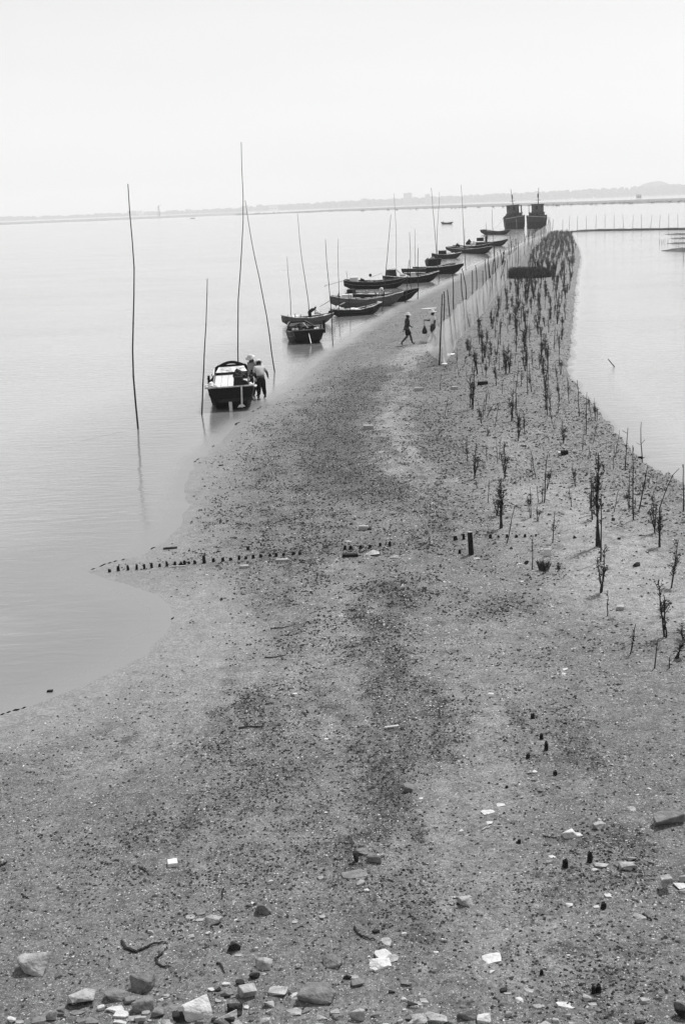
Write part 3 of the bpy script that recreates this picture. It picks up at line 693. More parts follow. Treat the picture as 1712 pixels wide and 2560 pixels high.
MB().add([(-.22, -.55, .16), (-.22, -.22, .13), (-.22, -.3, .24), (-.22, -.46, .25), (-.19, -.55, .16), (-.19, -.22, .13), (-.19, -.3, .24), (-.19, -.46, .25)], [(0, 1, 2, 3), (7, 6, 5, 4), (0, 4, 5, 1), (1, 5, 6, 2), (2, 6, 7, 3), (3, 7, 4, 0)]).build('propeller_guard', 'metal', e1)
MB().box((-.12, .05, .12), (.06, .13, .5)).build('rudder', 'deck_white', t1)
def heap(name, m, key, lx, ly, lz, r, label, cat, zs=.6, seed=1):
    rs = random.Random(seed); mb = MB(); prof = 7
    bm = bmesh.new(); bmesh.ops.create_icosphere(bm, subdivisions=3, radius=r)
    for v_ in bm.verts:
        n = 1 + .22 * math.sin(v_.co.x * 9 / r * .6 + seed) + .16 * math.sin(v_.co.y * 14 / r * .6 + v_.co.z * 6 / r) + .1 * rs.uniform(-1, 1)
        v_.co *= n; v_.co.z = max(-r * .3, v_.co.z) * zs
    me = bpy.data.meshes.new(name); bm.to_mesh(me); bm.free(); me.materials.append(M[m]); o = bpy.data.objects.new(name, me); C.objects.link(o)
    o.location = W(key, lx, ly, lz); return tag(o, label, cat)
heap('cloth_heap', 'cloth_white', 1, .45, .82, .93, .24, 'white cloth bundled on the left stern corner of the nearest boat', 'cloth', .7, 1)
heap('cloth_heap', 'cloth_white', 1, .45, -.80, .90, .20, 'white cloth lying on the right stern corner of the nearest boat', 'cloth', .6, 2)
heap('net_heap', 'cloth_mid', 1, .75, -.35, 1.28, .30, 'dark netting piled over the engine of the nearest boat', 'netting', .8, 3)
heap('cloth_heap', 'cloth_grey', 1, 1.9, -.86, .92, .18, 'grey rag on the right rail of the nearest boat', 'cloth', .6, 4)

# 2 dark skiff, stern facing
S = plane(774, 859); ang = R(100)
t2, L2, sec2 = boat(2, 'black skiff with its stern to the viewer and a tall right stern post', S, S + Vector((math.cos(ang), math.sin(ang), 0)) * 4.6, 2.15, .80, .95, mid=.62, hull='hull_black', rim='rim_dark', deck='deck_dark', stern_w=.85, bow_w=.45, thwarts=2, engine=True, box=True)
MB().box((.05, -.93, .95), (.10, .14, .75)).build('stern_post', 'hull_black', t2)
MB().box((.9, 0, .82), (.9, .6, .35)).build('engine_box', 'hull_black', t2)
MB().box((.44, .05, .80), (.04, .5, .12)).build('white_panel', 'deck_white', t2)
heap('cloth_heap', 'cloth_grey', 2, .5, .75, .78, .22, 'pale rag on the left rail of the black stern facing skiff', 'cloth', .6, 5)
heap('cloth_heap', 'cloth_white', 2, .5, -.55, .80, .16, 'small white rag beside the stern post of the black skiff', 'cloth', .6, 6)
heap('basket_heap', 'cloth_mid', 2, 3.2, .1, .72, .3, 'dark gear heaped in the bow of the black stern facing skiff', 'gear', .7, 7)

def wl(xs, ys_, xb, yb): return plane(xs, ys_), plane(xb, yb)
S, Bq = wl(708, 815, 832, 806)
boat(3, 'small grey skiff with a light interior behind the black stern facing skiff', S, Bq, 1.35, .70, .66, mid=.48, hull='hull_grey', rim='rim', deck='deck_white', stern_w=.5, bow_w=.35, thwarts=3)
S, Bq = wl(831, 792, 954.6, 783)
t4, L4, _ = boat(4, 'low dark skiff with white cloth at the stern and pale bow', S, Bq, 1.2, .55, .82, mid=.42, hull='hull_dark', rim='rim', deck='deck_grey', engine=True)
heap('cloth_heap', 'cloth_white', 4, .45, -.1, .55, .36, 'white cloth thrown over the stern of the low dark skiff', 'cloth', .5, 8)
heap('cloth_heap', 'cloth_white', 4, 1.7, .0, .44, .40, 'flat white sheet lying amidships in the low dark skiff', 'cloth', .25, 9)
heap('cloth_heap', 'cloth_white', 4, L4 - .25, .0, .78, .13, 'white rag tied on the bow of the low dark skiff', 'cloth', .9, 10)
S, Bq = wl(827, 769, 1009, 763)
t5, L5, _ = boat(5, 'long grey hulled boat with a large white box near its stern', S, Bq, 1.5, .95, 1.05, mid=.60, hull='hull_grey', rim='rim', deck='deck_grey', engine=True)
S, Bq = wl(870, 754.5, 1047, 752)
t6, L6, _ = boat(6, 'flat decked dark boat with a sharp black bow beyond the grey boat', S, Bq, 1.7, .75, 1.05, mid=.62, hull='hull_black', rim='rim_dark', deck='deck_dark')
MB().box((L6 * .42, 0, .64), (L6 * .62, 1.30, .05)).build('deck_cover', 'deck_grey', t6)
MB().box((.35, -.1, .85), (.5, .9, .42)).build('engine_box', 'hull_black', t6)
S, Bq = wl(861.6, 723.5, 1019, 719)
t7, L7, _ = boat(7, 'long black boat with a small white box on its raised stern', S, Bq, 1.6, .90, .98, mid=.68, hull='hull_black', rim='rim_dark', deck='deck_dark', thwarts=5)
MB().tube([(.2, .1, .9), (-1.7, .2, .45), (-1.95, .2, .40)], .03, 5).build('long_tail_shaft', 'metal', t7)
MB().lathe([(.0, -.03), (.13, -.02), (.13, .02), (.0, .03)], (-1.95, .2, .4), 8, rot=Matrix.Rotation(R(90), 3, 'Y')).build('propeller', 'metal', t7)
S, Bq = wl(961, 711, 1098, 703)
t8, L8, _ = boat(8, 'cluttered boat with an engine wheel, struts and white box beyond the black boat', S, Bq, 1.6, .85, 1.02, mid=.60, hull='hull_black', rim='rim', deck='deck_grey', engine=True, thwarts=3)
MB().box((.75, 0, 1.05), (.9, .9, .75), taper=.85).build('engine_house', 'hull_dark', t8)
MB().tube([(1.3, .3, 1.5), (2.2, .3, .75)], .05, 5).build('strut', 'rim', t8); MB().tube([(.4, .3, 1.45), (1.35, .3, 1.52)], .04, 5).build('strut', 'rim', t8)
MB().tube([(2.0, -.3, 1.05), (4.4, -.2, .95)], .035, 5).build('long_pole', 'rim', t8)
MB().lathe([(.14, -.03), (.16, 0), (.14, .03)], (-1.5, 0, 1.0), 14, rot=Matrix.Rotation(R(90), 3, 'X')).build('flywheel', 'engine', t8)
MB().tube([(-1.45, 0, .8), (-.2, 0, 1.15)], .035, 5).build('wheel_shaft', 'metal', t8)
S, Bq = wl(1012, 690.5, 1140, 679)
boat(90, 'dark boat mostly hidden behind the largest black boat', S, Bq + Vector((0, 1.5, 0)), 1.4, .80, .95, mid=.62, hull='hull_dark', rim='rim_dark', deck='deck_dark')
S, Bq = wl(1030, 682, 1158.6, 683)
t9, L9, _ = boat(9, 'large black boat with a pale rail and long rising bow', S + Vector((0, -3.5, 0)), Bq, 1.9, .85, 1.10, mid=.75, hull='hull_black', rim='rim', deck='deck_grey')
c_ = plane(1087, 666.5)
t10, L10, _ = boat(10, 'short dark stern facing skiff with upright posts behind the large black boat', c_, c_ + Vector((-.3, 3.6, 0)), 2.0, .95, .9, mid=.72, hull='hull_black', rim='rim_dark', deck='deck_dark', stern_w=.9, bow_w=.4, posts=True, thwarts=2, box=True)
S, Bq = wl(1079, 648, 1153.5, 645.5)
t11, L11, _ = boat(11, 'short boat with a black box cabin amidships', S, Bq, 1.5, .85, .85, mid=.60, hull='hull_dark', rim='rim', deck='deck_grey', thwarts=2)
cb = MB().box((L11 * .36, 0, .80), (1.15, 1.2, .7), taper=.95).build('cabin', 'hull_black', t11); MB().box((L11 * .36, 0, 1.17), (1.3, 1.35, .05)).build('cabin_roof', 'rim_dark', cb)
heap('cloth_heap', 'cloth_white', 11, L11 * .72, 0, .62, .3, 'white bundle forward of the box cabin on the short boat', 'cloth', .6, 12)
S, Bq = wl(1122, 630, 1224, 634)
boat(12, 'low black boat with pale rail, in front of the boat with stacked gear', S, Bq + Vector((0, -3, 0)), 1.7, .85, 1.2, mid=.62, hull='hull_black', rim='rim', deck='deck_grey')
S, Bq = wl(1137, 625.5, 1231, 625)
t14, L14, _ = boat(13, 'black boat with stacked gear and white sacks behind the low black one', S, Bq, 1.7, .85, 1.15, mid=.65, hull='hull_black', rim='rim', deck='deck_grey', engine=True)
heap('sack_heap', 'cloth_white', 13, L14 * .50, 0, .95, .45, 'white sacks heaped amidships on the gear laden boat', 'sacks', 1.1, 13)
heap('gear_heap', 'cloth_black', 13, L14 * .38, 0, 1.05, .5, 'black gear stacked beside the white sacks on the far boat', 'gear', 1.2, 14)
heap('gear_heap', 'cloth_black', 12, 3.5, 0, 1.0, .3, 'dark upright bundle on the low black boat', 'gear', 1.2, 15)
S, Bq = wl(1187, 617, 1269, 614)
t16, L16, _ = boat(14, 'straight railed black boat with a man standing amidships', S, Bq, 1.9, .75, 1.15, mid=.72, hull='hull_black', rim='rim_dark', deck='deck_grey', bow_w=.3)
MB().box((.9, 0, 1.25), (1.2, .8, .6)).build('engine_box', 'hull_black', t16)
S, Bq = wl(1205.5, 586.5, 1275, 586.5)
t17, L17, _ = boat(15, 'dark boat moored just left of the big ships', S, Bq, 1.8, 1.15, 1.2, mid=.70, hull='hull_black', rim='rim_dark', deck='deck_grey')
heap('gear_heap', 'cloth_grey', 15, 2.4, 0, .85, .6, 'grey gear lying in the boat left of the big ships', 'gear', .5, 16)
S, Bq = wl(1103.5, 560.5, 1132, 560)
t18, L18, _ = boat(16, 'faint lone skiff far out on the open water', S, Bq, 1.1, .75, .8, mid=.5, hull='hull_dark', rim='rim_dark', deck='deck_dark', thwarts=1)
S = plane(477, 546.8); S2 = plane(488, 546.4)
boat(17, 'tiny boat on the water off the far left bank', S, S2, 1.6, .9, 1.1, mid=.6, hull='hull_dark', rim='rim_dark', deck='deck_dark', thwarts=1)

for a_ in [('gear_heap', 'cloth_black', 5, 2.6, 0, .62, .22, 'dark coil lying amidships in the grey hulled boat', 'gear', .5, 31),
           ('gear_heap', 'cloth_grey', 6, 1.6, .1, .78, .26, 'grey bundle at the stern of the flat decked boat', 'gear', .5, 32),
           ('gear_heap', 'cloth_grey', 7, 2.5, .1, .62, .30, 'grey netting lying amidships in the long black boat', 'netting', .6, 33),
           ('gear_heap', 'cloth_black', 7, 1.7, .1, .82, .2, 'dark bundle just forward of the small white box', 'gear', .9, 34),
           ('gear_heap', 'cloth_light', 8, 1.9, -.1, .8, .28, 'pale sheet behind the engine of the cluttered boat', 'sheet', .6, 35),
           ('gear_heap', 'cloth_grey', 9, 3.0, .1, .8, .3, 'grey gear low in the large black boat', 'gear', .5, 36),
           ('gear_heap', 'cloth_grey', 10, .5, .2, .95, .3, 'grey bundle on the stern of the short dark skiff', 'gear', .8, 37),
           ('gear_heap', 'cloth_light', 12, 5.2, 0, .85, .3, 'pale bundle forward in the low black boat with pale rail', 'gear', .5, 38),
           ('gear_heap', 'cloth_light', 14, 1.9, .5, .9, .25, 'pale bundle beside the standing boatman', 'gear', .8, 39)]: heap(*a_)
def crate(key, lx, ly, lz, d, label, lidh=.06):
    t, L = BOATS[key]; e = empty('foam_box', W(key, lx, ly, lz), t.rotation_euler.z); tag(e, label, 'box')
    MB().box((0, 0, (d[2] - lidh) / 2), (d[0], d[1], d[2] - lidh), taper=1.04).build('box_body', 'foam', e)
    MB().box((0, 0, d[2] - lidh / 2 + .004), (d[0] * 1.06, d[1] * 1.08, lidh)).build('lid', 'foam', e)
crate(5, 1.35, 0, .58, (.80, .7, .36), 'large white foam box near the stern of the grey hulled boat')
crate(5, 1.35, 0, .945, (.80, .7, .07), 'flat white foam lid resting on the large white box', .03)
crate(7, .95, 0, .72, (.72, .6, .42), 'small white foam box on the raised stern of the black boat')
crate(8, 3.15, 0, .62, (.42, .4, .42), 'white foam box amidships in the cluttered boat')
o = put(MB().box((0, 0, 0), (.5, .3, .16)), 'board_scrap', 'paper', 5, 3.0, -1.3, -.0); tag(o, 'pale board scrap floating by the grey hulled boat', 'board')

# ------------------------------------------------------------------ big ships
def ship(px, py, yaw, flip, label):
    c = plane(px, py); t = empty('fishing_ship', c, yaw); t.scale = (1, 1, 1.18); tag(t, label, 'fishing ship', 'pair of big fishing ships at the spit end')
    L, B2 = 15.0, 2.78; NS = 13
    wd = [(0, .97), (.3, 1.0), (.65, .95), (.88, .5), (1, .06)]; shr = [(0, 3.05), (.3, 2.5), (.6, 2.5), (1, 3.7)]
    rows = []; 
    for i in range(NS):
        u = i / (NS - 1); b = curve(u, wd) * B2; s = curve(u, shr); x = u * L
        rows.append([(-b, x, s), (-b * 1.0, x, s - .5), (-b * .985, x, 1.5), (-b * .95, x, .5), (-b * .8, x, -.8), (b * .8, x, -.8), (b * .95, x, .5), (b * .985, x, 1.5), (b, x, s - .5), (b, x, s)])
    n = 10; v = [p for r in rows for p in r]
    MB().add([p for r in rows for p in [r[0], r[1], r[2]]], [(i * 3 + j, (i + 1) * 3 + j, (i + 1) * 3 + j + 1, i * 3 + j + 1) for i in range(NS - 1) for j in range(2)]) \
        .add([p for r in rows for p in [r[9], r[8], r[7]]], [(i * 3 + j, i * 3 + j + 1, (i + 1) * 3 + j + 1, (i + 1) * 3 + j) for i in range(NS - 1) for j in range(2)]) \
        .add([rows[0][j] for j in (0, 1, 2, 7, 8, 9)], [(0, 1, 2, 3, 4, 5)]) \
        .add([(r[0][0] * .96, r[0][1], r[0][2] - .9) for r in rows] + [(r[9][0] * .96, r[9][1], r[9][2] - .9) for r in rows], [(i, i + 1, NS + i + 1, NS + i) for i in range(NS - 1)]).build('hull', 'ship_hull', t)
    MB().add([p for r in rows for p in r[2:8]], [(i * 6 + j, (i + 1) * 6 + j, (i + 1) * 6 + j + 1, i * 6 + j + 1) for i in range(NS - 1) for j in range(5)]).add(rows[0][2:8], [(0, 1, 2, 3, 4, 5)]).build('lower_hull', 'ship_lower', t)
    for j, s_ in ((0, -1), (9, 1)): MB().tube([Vector(r[j]) for r in rows], .09, 5).build('gunwale', 'ship_hull', t)
    sl = .28 * (1 if flip else -1)
    MB().box((0, -.06, 2.72), (5.1, .12, .17), Matrix.Rotation(R(-4 * flip), 3, 'Y')).build('rubbing_strake', 'ship_rail', t)
    for i in range(9): MB().box((-2.1 + i * .52, -.05, 2.1), (.05, .08, 1.1)).build('transom_rib', 'ship_hull', t)
    MB().box((.35 * flip, -.09, 1.3), (.12, .14, 2.2)).build('rudder_post', 'ship_hull' if flip < 0 else 'ship_rail', t)
    # deck house: lower deck-house and wheelhouse
    dh = MB().box((0, 2.8, 2.75), (4.1, 3.6, 1.5)).build('deckhouse', 'ship_cabin', t)
    for x_, w_ in ((-1.0, .7), (.1, .7), (1.2, .6)): MB().box((x_, .98, 2.95), (w_, .05, .7)).build('dark_opening', 'glass', dh)
    MB().box((0, 2.5, 3.54), (4.5, 4.2, .08)).build('deckhouse_roof', 'ship_hull', dh)
    cx_ = -.25 * flip
    wh = MB().box((cx_, 3.0, 4.45), (3.25, 2.6, 1.85)).build('wheelhouse', 'ship_cabin', t)
    for i in range(7): MB().box((cx_ - 1.5 + i * .5, 1.68, 4.45), (.05, .05, 1.7)).build('wall_batten', 'ship_hull', wh)
    MB().box((cx_ + .3 * flip, 1.67, 4.75), (.6, .06, .9)).build('door_opening', 'glass', wh)
    MB().box((cx_ - 1.15 * flip, 1.66, 5.0), (.32, .06, .45)).build('window', 'glass', wh)
    MB().box((cx_ + 2.0 * flip, 3.0, 5.28), (.9, 2.6, .08)).tube([(cx_ + 2.35 * flip, 1.8, 3.6), (cx_ + 2.35 * flip, 1.8, 5.3)], .09, 5).tube([(cx_ + 2.35 * flip, 4.2, 3.6), (cx_ + 2.35 * flip, 4.2, 5.3)], .09, 5).build('side_awning', 'ship_cabin', wh)
    MB().box((cx_, 3.0, 5.45), (3.7, 3.1, .14)).build('wheelhouse_roof', 'ship_hull', wh)
    mst = MB().tube([(cx_ + .2, 3.6, 5.4), (cx_ + .05 - .25 * flip, 3.6, 9.2)], [.13, .06], 6).build('mast', 'ship_hull', t)
    MB().box((cx_ + .1, 3.6, 7.4), (.34, .3, .9)).build('mast_box', 'ship_cabin', mst)
    MB().tube([(cx_ - .6, 3.6, 6.4), (cx_ + .8, 3.6, 6.4)], .05, 5).build('crosstree', 'ship_hull', mst)
    for i in range(5):
        x_ = -2.1 + i * 1.05; MB().tube([(x_, .1, 2.9), (x_, .1, 3.7)], .05, 5).build('rail_post', 'ship_hull', t)
    MB().tube([(-2.2, .1, 3.7), (2.2, .1, 3.7)], .045, 5).build('stern_rail', 'ship_hull', t)
    for k in range(2):
        MB().lathe([(.22, -.08), (.36, -.09), (.42, 0), (.36, .09), (.22, .08)], (-flip * 2.72, .6 + 1.4 * k, 2.3), 12, rot=Matrix.Rotation(R(90), 3, 'Y')).build('tyre_fender', 'engine', t)
    for k in range(2): MB().lathe([(.0, 0), (.26, .0), (.28, .5), (0, .52)], (-.9 + k * 2.0, .55, 2.65), 10).build('drum', 'ship_rail' if k else 'ship_cabin', t)
    return t
shipA = ship(1288, 573, R(-4), 1, 'left of two big dark fishing ships, leaning slightly left')
shipA.rotation_euler.y = R(-3)
shipB = ship(1341, 571.5, R(-8.5), -1, 'right of two big dark fishing ships, with an open left awning')
a = at_y(1257, 546, plane(1287, 573).y); b = W(15, 1.6, 0, 1.0)
mb = MB(); mb.tube([Vector((0, 0, 0)).lerp(b - a, i / 12) + Vector((0, 0, -1.0 * math.sin(math.pi * i / 12))) for i in range(13)], .035, 4)
o = mb.build('mooring_rope', 'cloth_grey'); o.location = a; tag(o, 'slack rope from the left big ship to the small boat', 'rope')

# ------------------------------------------------------------------ people
def skin_mesh(verts, edges, radii, sub=1, root=0):
    me = bpy.data.meshes.new('tmp'); me.from_pydata(verts, edges, []); o = bpy.data.objects.new('tmp', me); C.objects.link(o)
    m = o.modifiers.new('s', 'SKIN'); m.use_smooth_shade = True
    sv = me.skin_vertices[0].data
    for i, r in enumerate(radii): sv[i].radius = (r, r) if not isinstance(r, tuple) else r; sv[i].use_root = (i == root)
    s = o.modifiers.new('u', 'SUBSURF'); s.levels = sub; s.render_levels = sub
    dg = bpy.context.evaluated_depsgraph_get(); ev = o.evaluated_get(dg); em = ev.to_mesh()
    V = [tuple(v.co) for v in em.vertices]; Fc = [tuple(p.vertices) for p in em.polygons]; ev.to_mesh_clear()
    bpy.data.objects.remove(o); bpy.data.meshes.remove(me)
    return V, Fc
def person(label, loc, face, lean=0, joints=None, s=1.0, shirt='cloth_white', legs='cloth_black', short=False, hat='straw', sleeves=1, head_turn=0, hat_r=.2, simple=False, barefoot=True, group=None):
    J = {'pelvis': (0, 0, .88), 'spine': (0, .0, 1.08), 'chest': (0, .0, 1.27), 'neck': (0, 0, 1.40), 'headb': (0, .015, 1.47), 'headt': (0, .02, 1.585)}
    for k, sx in (('l', -1), ('r', 1)):
        J.update({'sh' + k: (sx * .165, 0, 1.345), 'el' + k: (sx * .22, -.02, 1.08), 'wr' + k: (sx * .23, .06, .85), 'pa' + k: (sx * .23, .08, .79),
                  'hp' + k: (sx * .085, 0, .84), 'kn' + k: (sx * .095, .02, .46), 'an' + k: (sx * .1, -.01, .08), 'to' + k: (sx * .11, .15, .035)})
    ca, sa = math.cos(lean), math.sin(lean)
    for k in ('spine', 'chest', 'neck', 'headb', 'headt', 'shl', 'shr', 'ell', 'elr', 'wrl', 'wrr', 'pal', 'par'):
        x, y, z = J[k]; y0, z0 = y, z - .88; J[k] = (x, y0 * ca + z0 * sa, .88 - y0 * sa + z0 * ca)
    J.update(joints or {})
    t = empty('person', loc, face); t.scale = (s, s, s); tag(t, label, 'person', group)
    names = list(J); idx = {k: i for i, k in enumerate(names)}
    ed = [('pelvis', 'spine'), ('spine', 'chest'), ('chest', 'neck'), ('neck', 'headb'), ('headb', 'headt')]
    for k in 'lr': ed += [('chest', 'sh' + k), ('sh' + k, 'el' + k), ('el' + k, 'wr' + k), ('wr' + k, 'pa' + k), ('pelvis', 'hp' + k), ('hp' + k, 'kn' + k), ('kn' + k, 'an' + k), ('an' + k, 'to' + k)]
    rad = {'pelvis': (.135, .11), 'spine': (.125, .10), 'chest': (.15, .115), 'neck': .058, 'headb': (.085, .098), 'headt': (.085, .098)}
    for k in 'lr': rad.update({'sh' + k: .07, 'el' + k: .052, 'wr' + k: .036, 'pa' + k: .042, 'hp' + k: .11, 'kn' + k: .072, 'an' + k: .048, 'to' + k: .042})
    V, Fc = skin_mesh([J[k] for k in names], [(idx[a], idx[b]) for a, b in ed], [rad[k] for k in names], 1, idx['pelvis'])
    mb = MB().add(V, Fc)
    # nose, ears, fingers (one body mesh)
    hb, ht = Vector(J['headb']), Vector(J['headt']); hu = (ht - hb).normalized(); hx = Vector((1, 0, 0)); hf = hu.cross(hx) * -1
    hf = hx.cross(hu) * -1 if (hx.cross(hu)).y < 0 else hx.cross(hu)
    mid_ = hb.lerp(ht, .35)
    mb.tube([mid_ + hf * .07 + hu * .02, mid_ + hf * .105 - hu * .02], [.012, .018], 5)
    for sx in (-1, 1): mb.tube([mid_ + hx * sx * .078 - hu * .02, mid_ + hx * sx * .092 + hu * .025], [.014, .018], 5)
    if not simple:
        for k, sx in (('l', -1), ('r', 1)):
            pa, wr = Vector(J['pa' + k]), Vector(J['wr' + k]); d = (pa - wr).normalized(); sd_ = d.cross(Vector((1, 0, 0)));
            if sd_.length < .1: sd_ = Vector((0, 1, 0))
            sd_.normalize(); cu = d.cross(sd_).normalized() * (-sx)
            for q, ln in ((-.027, .060), (-.009, .072), (.009, .068), (.027, .052)):
                a = pa + sd_ * q + d * .012; mb.tube([a, a + d * ln * .5 + cu * .006, a + d * ln * .85 + cu * .03], [.0095, .009, .007], 5)
            a = wr.lerp(pa, .4) + sd_ * .03; mb.tube([a, a + sd_ * .03 + d * .025, a + sd_ * .035 + d * .055 + cu * .012], [.012, .010, .008], 5)
    mb.build('body', 'skin', t, smooth=True)
    for sx in (-1, 1): MB().lathe([(.001, -.008), (.011, 0), (.001, .008)], mid_ + hf * .082 + hx * sx * .032 + hu * .03, 6).build('eye', 'hair', t)
    MB().tube([mid_ + hf * .083 - hx * .022 - hu * .055, mid_ + hf * .083 + hx * .022 - hu * .055], .006, 4).build('mouth', 'hair', t)
    MB().lathe([(.001, .075), (.06, .058), (.092, .01), (.094, -.05), (.08, -.09)], ht - hf * .018 - hu * .0, 12, rot=hu.to_track_quat('Z', 'Y').to_matrix()).build('hair', 'hair', t, smooth=True)
    # shirt
    sn = ['pelvis', 'spine', 'chest', 'neckb', 'shl', 'shr']; P = dict(J); P['neckb'] = tuple(Vector(J['chest']).lerp(Vector(J['neck']), .75))
    se = [('pelvis', 'spine'), ('spine', 'chest'), ('chest', 'neckb'), ('chest', 'shl'), ('chest', 'shr')]
    for k in 'lr':
        P['cu' + k] = tuple(Vector(J['sh' + k]).lerp(Vector(J['el' + k]), .75)) if sleeves == 1 else tuple(Vector(J['el' + k]).lerp(Vector(J['wr' + k]), .85))
        if sleeves == 2: sn += ['el' + k, 'cu' + k]; se += [('sh' + k, 'el' + k), ('el' + k, 'cu' + k)]
        else: sn += ['cu' + k]; se += [('sh' + k, 'cu' + k)]
    P['pelvis'] = tuple(Vector(J['pelvis']) + Vector((0, 0, .0)))
    sr = {'pelvis': (.19, .155), 'spine': (.185, .15), 'chest': (.215, .165), 'neckb': .08, 'shl': .095, 'shr': .095, 'ell': .07, 'elr': .07, 'cul': .075, 'cur': .075}
    V, Fc = skin_mesh([P[k] for k in sn], [(sn.index(a), sn.index(b)) for a, b in se], [sr[k] for k in sn], 1, 0)
    MB().add(V, Fc).build('shirt', shirt, t, smooth=True)
    # trousers or shorts
    tn = ['w', 'pelvis', 'hpl', 'hpr']; P['w'] = tuple(Vector(J['pelvis']).lerp(Vector(J['spine']), .3)); te = [('w', 'pelvis'), ('pelvis', 'hpl'), ('pelvis', 'hpr')]
    tr_ = {'w': (.185, .15), 'pelvis': (.185, .155), 'hpl': .14, 'hpr': .14, 'knl': .10, 'knr': .10, 'cfl': .08, 'cfr': .08}
    for k in 'lr':
        if short: P['cf' + k] = tuple(Vector(J['hp' + k]).lerp(Vector(J['kn' + k]), .95)); tn += ['cf' + k]; te += [('hp' + k, 'cf' + k)]; tr_['cf' + k] = .125
        else: P['cf' + k] = tuple(Vector(J['kn' + k]).lerp(Vector(J['an' + k]), .85)); tn += ['kn' + k, 'cf' + k]; te += [('hp' + k, 'kn' + k), ('kn' + k, 'cf' + k)]
    V, Fc = skin_mesh([P[k] for k in tn], [(tn.index(a), tn.index(b)) for a, b in te], [tr_[k] for k in tn], 1, 1)
    MB().add(V, Fc).build('shorts' if short else 'trousers', legs, t, smooth=True)
    if hat:
        q = hu.to_track_quat('Z', 'Y').to_matrix()
        MB().lathe([(hat_r, .02), (hat_r * .98, .035), (.11, .065), (.10, .13), (.05, .165), (.001, .17), ], ht - hu * .0, 16, rot=q).build('hat', hat, t, smooth=True)
    return t
def h_at(p): return max(0, hgt(p.x, p.y))
# walking man, facing right (+X)
p = G(1018, 862)
wk = person('person in a dark shirt and black shorts striding right, holding a white bag', p, R(-82), R(4), {
    'knl': (-.1, .20, .50), 'anl': (-.1, .30, .09), 'tol': (-.1, .45, .04), 'knr': (.1, -.02, .47), 'anr': (.1, -.36, .13), 'tor': (.1, -.27, .03),
    'ell': (-.23, .10, 1.10), 'wrl': (-.22, .28, .95), 'pal': (-.22, .33, .93), 'elr': (.25, -.14, 1.10), 'wrr': (.25, -.22, .87), 'par': (.25, -.24, .81)}, s=1.04, shirt='cloth_mid', legs='cloth_black', short=True, hat_r=.21)
wk.rotation_euler.z = R(-80)
o = heap('bag', 'cloth_white', 1, 0, 0, 0, .13, 'small white bag held in the hand of the striding man', 'bag', 1.0, 21); o.location = p + Vector((-.32, -.22, .74))
# second man behind the net
p = G(1083, 853)
m2_ = person('person in a white shirt and straw hat, half hidden behind the first net stake', p, R(150), 0, {
    'knl': (-.1, .10, .48), 'anl': (-.1, .14, .09), 'tol': (-.1, .29, .04), 'knr': (.1, .03, .47), 'anr': (.1, -.20, .11), 'tor': (.1, -.08, .03),
    'elr': (.26, .10, 1.12), 'wrr': (.40, .26, 1.16), 'par': (.45, .30, 1.16)}, s=1.03, shirt='cloth_white', legs='cloth_mid', short=True, hat_r=.24)
m2_.rotation_euler.z = R(110)
hp = Matrix.Rotation(R(110), 4, 'Z') @ (Vector((.47, .31, 1.14)) * 1.03) + p
mb = MB().tube([(0, 0, 0), (0, 0, -.30)], .012, 5).lathe([(.02, -.28), (.05, -.36), (.12, -.52), (.16, -.66), (.13, -.76), (.03, -.79)], (0, 0, 0), 10)
o = mb.build('net_bag', 'cloth_mid', smooth=True); o.location = hp; tag(o, 'dark net bag hanging from the hand of the white shirted man', 'bag')
# two men at the nearest boat, bending forward (away)
p = G(655, 997); p = Vector((p.x, p.y, h_at(p)))
person('person in a light shirt and dark trousers bending beside the nearest boat, in front', p, R(12), R(38), {
    'elr': (.30, .22, 1.02), 'wrr': (.34, .34, .86), 'par': (.35, .38, .82), 'ell': (-.24, .30, .95), 'wrl': (-.30, .48, .92), 'pal': (-.32, .53, .90), 'anl': (-.14, -.06, .08), 'tol': (-.15, .10, .035), 'anr': (.15, .0, .08)}, s=1.05, shirt='cloth_light', legs='cloth_black', hat='straw', hat_r=.15)
p2 = p + Vector((-.30, 1.15, 0)); p2.z = max(-.05, hgt(p2.x, p2.y))
person('person in a straw hat behind, leaning on the nearest boat', p2, R(150), R(22), {
    'ell': (-.28, .14, 1.05), 'wrl': (-.30, .30, .95), 'pal': (-.30, .35, .93)}, s=1.12, shirt='cloth_grey', legs='cloth_mid', hat_r=.20, sleeves=2)
# man aboard boat 6/5
sit = {'knl': (-.14, .30, .62), 'anl': (-.14, .18, .22), 'tol': (-.14, .32, .17), 'knr': (.14, .30, .62), 'anr': (.14, .18, .22), 'tor': (.14, .32, .17)}
def lower(j, dz):  # shift to a seated height
    return j
p = W(5, L5 * .72, .15, .18)
person('person in a white shirt stooping aboard the grey hulled boat', p, R(160), R(42), {'ell': (-.26, .42, 1.05), 'wrl': (-.3, .55, .95), 'pal': (-.3, .6, .93), 'elr': (.24, .35, .98), 'wrr': (.24, .5, .85), 'par': (.24, .55, .82)}, s=.84, shirt='cloth_white', legs='cloth_mid', hat_r=.2, simple=True)
o = MB().lathe([(.001, 0), (.2, .02), (.30, .09), (.31, .09), (.2, .0), (.001, -.02)], (0, 0, 0), 14, rot=Matrix.Rotation(R(55), 3, 'Y')).build('wash_basin', 'cloth_grey'); o.location = p + Vector((-.62, 0, .80)); tag(o, 'grey round basin held out by the stooping man aboard', 'basin')
p = W(14, 2.0, 0, .42)
person('person standing alone aboard the straight railed far boat', p, R(200), R(8), s=1.0, shirt='cloth_mid', legs='cloth_mid', simple=True, hat=None)
p = W(16, 1.0, 0, .2)
person('person sitting in the stern of the lone far skiff', p, R(-90), R(20), s=.62, shirt='cloth_mid', legs='cloth_black', simple=True, hat=None)
p = G(1259, 668)
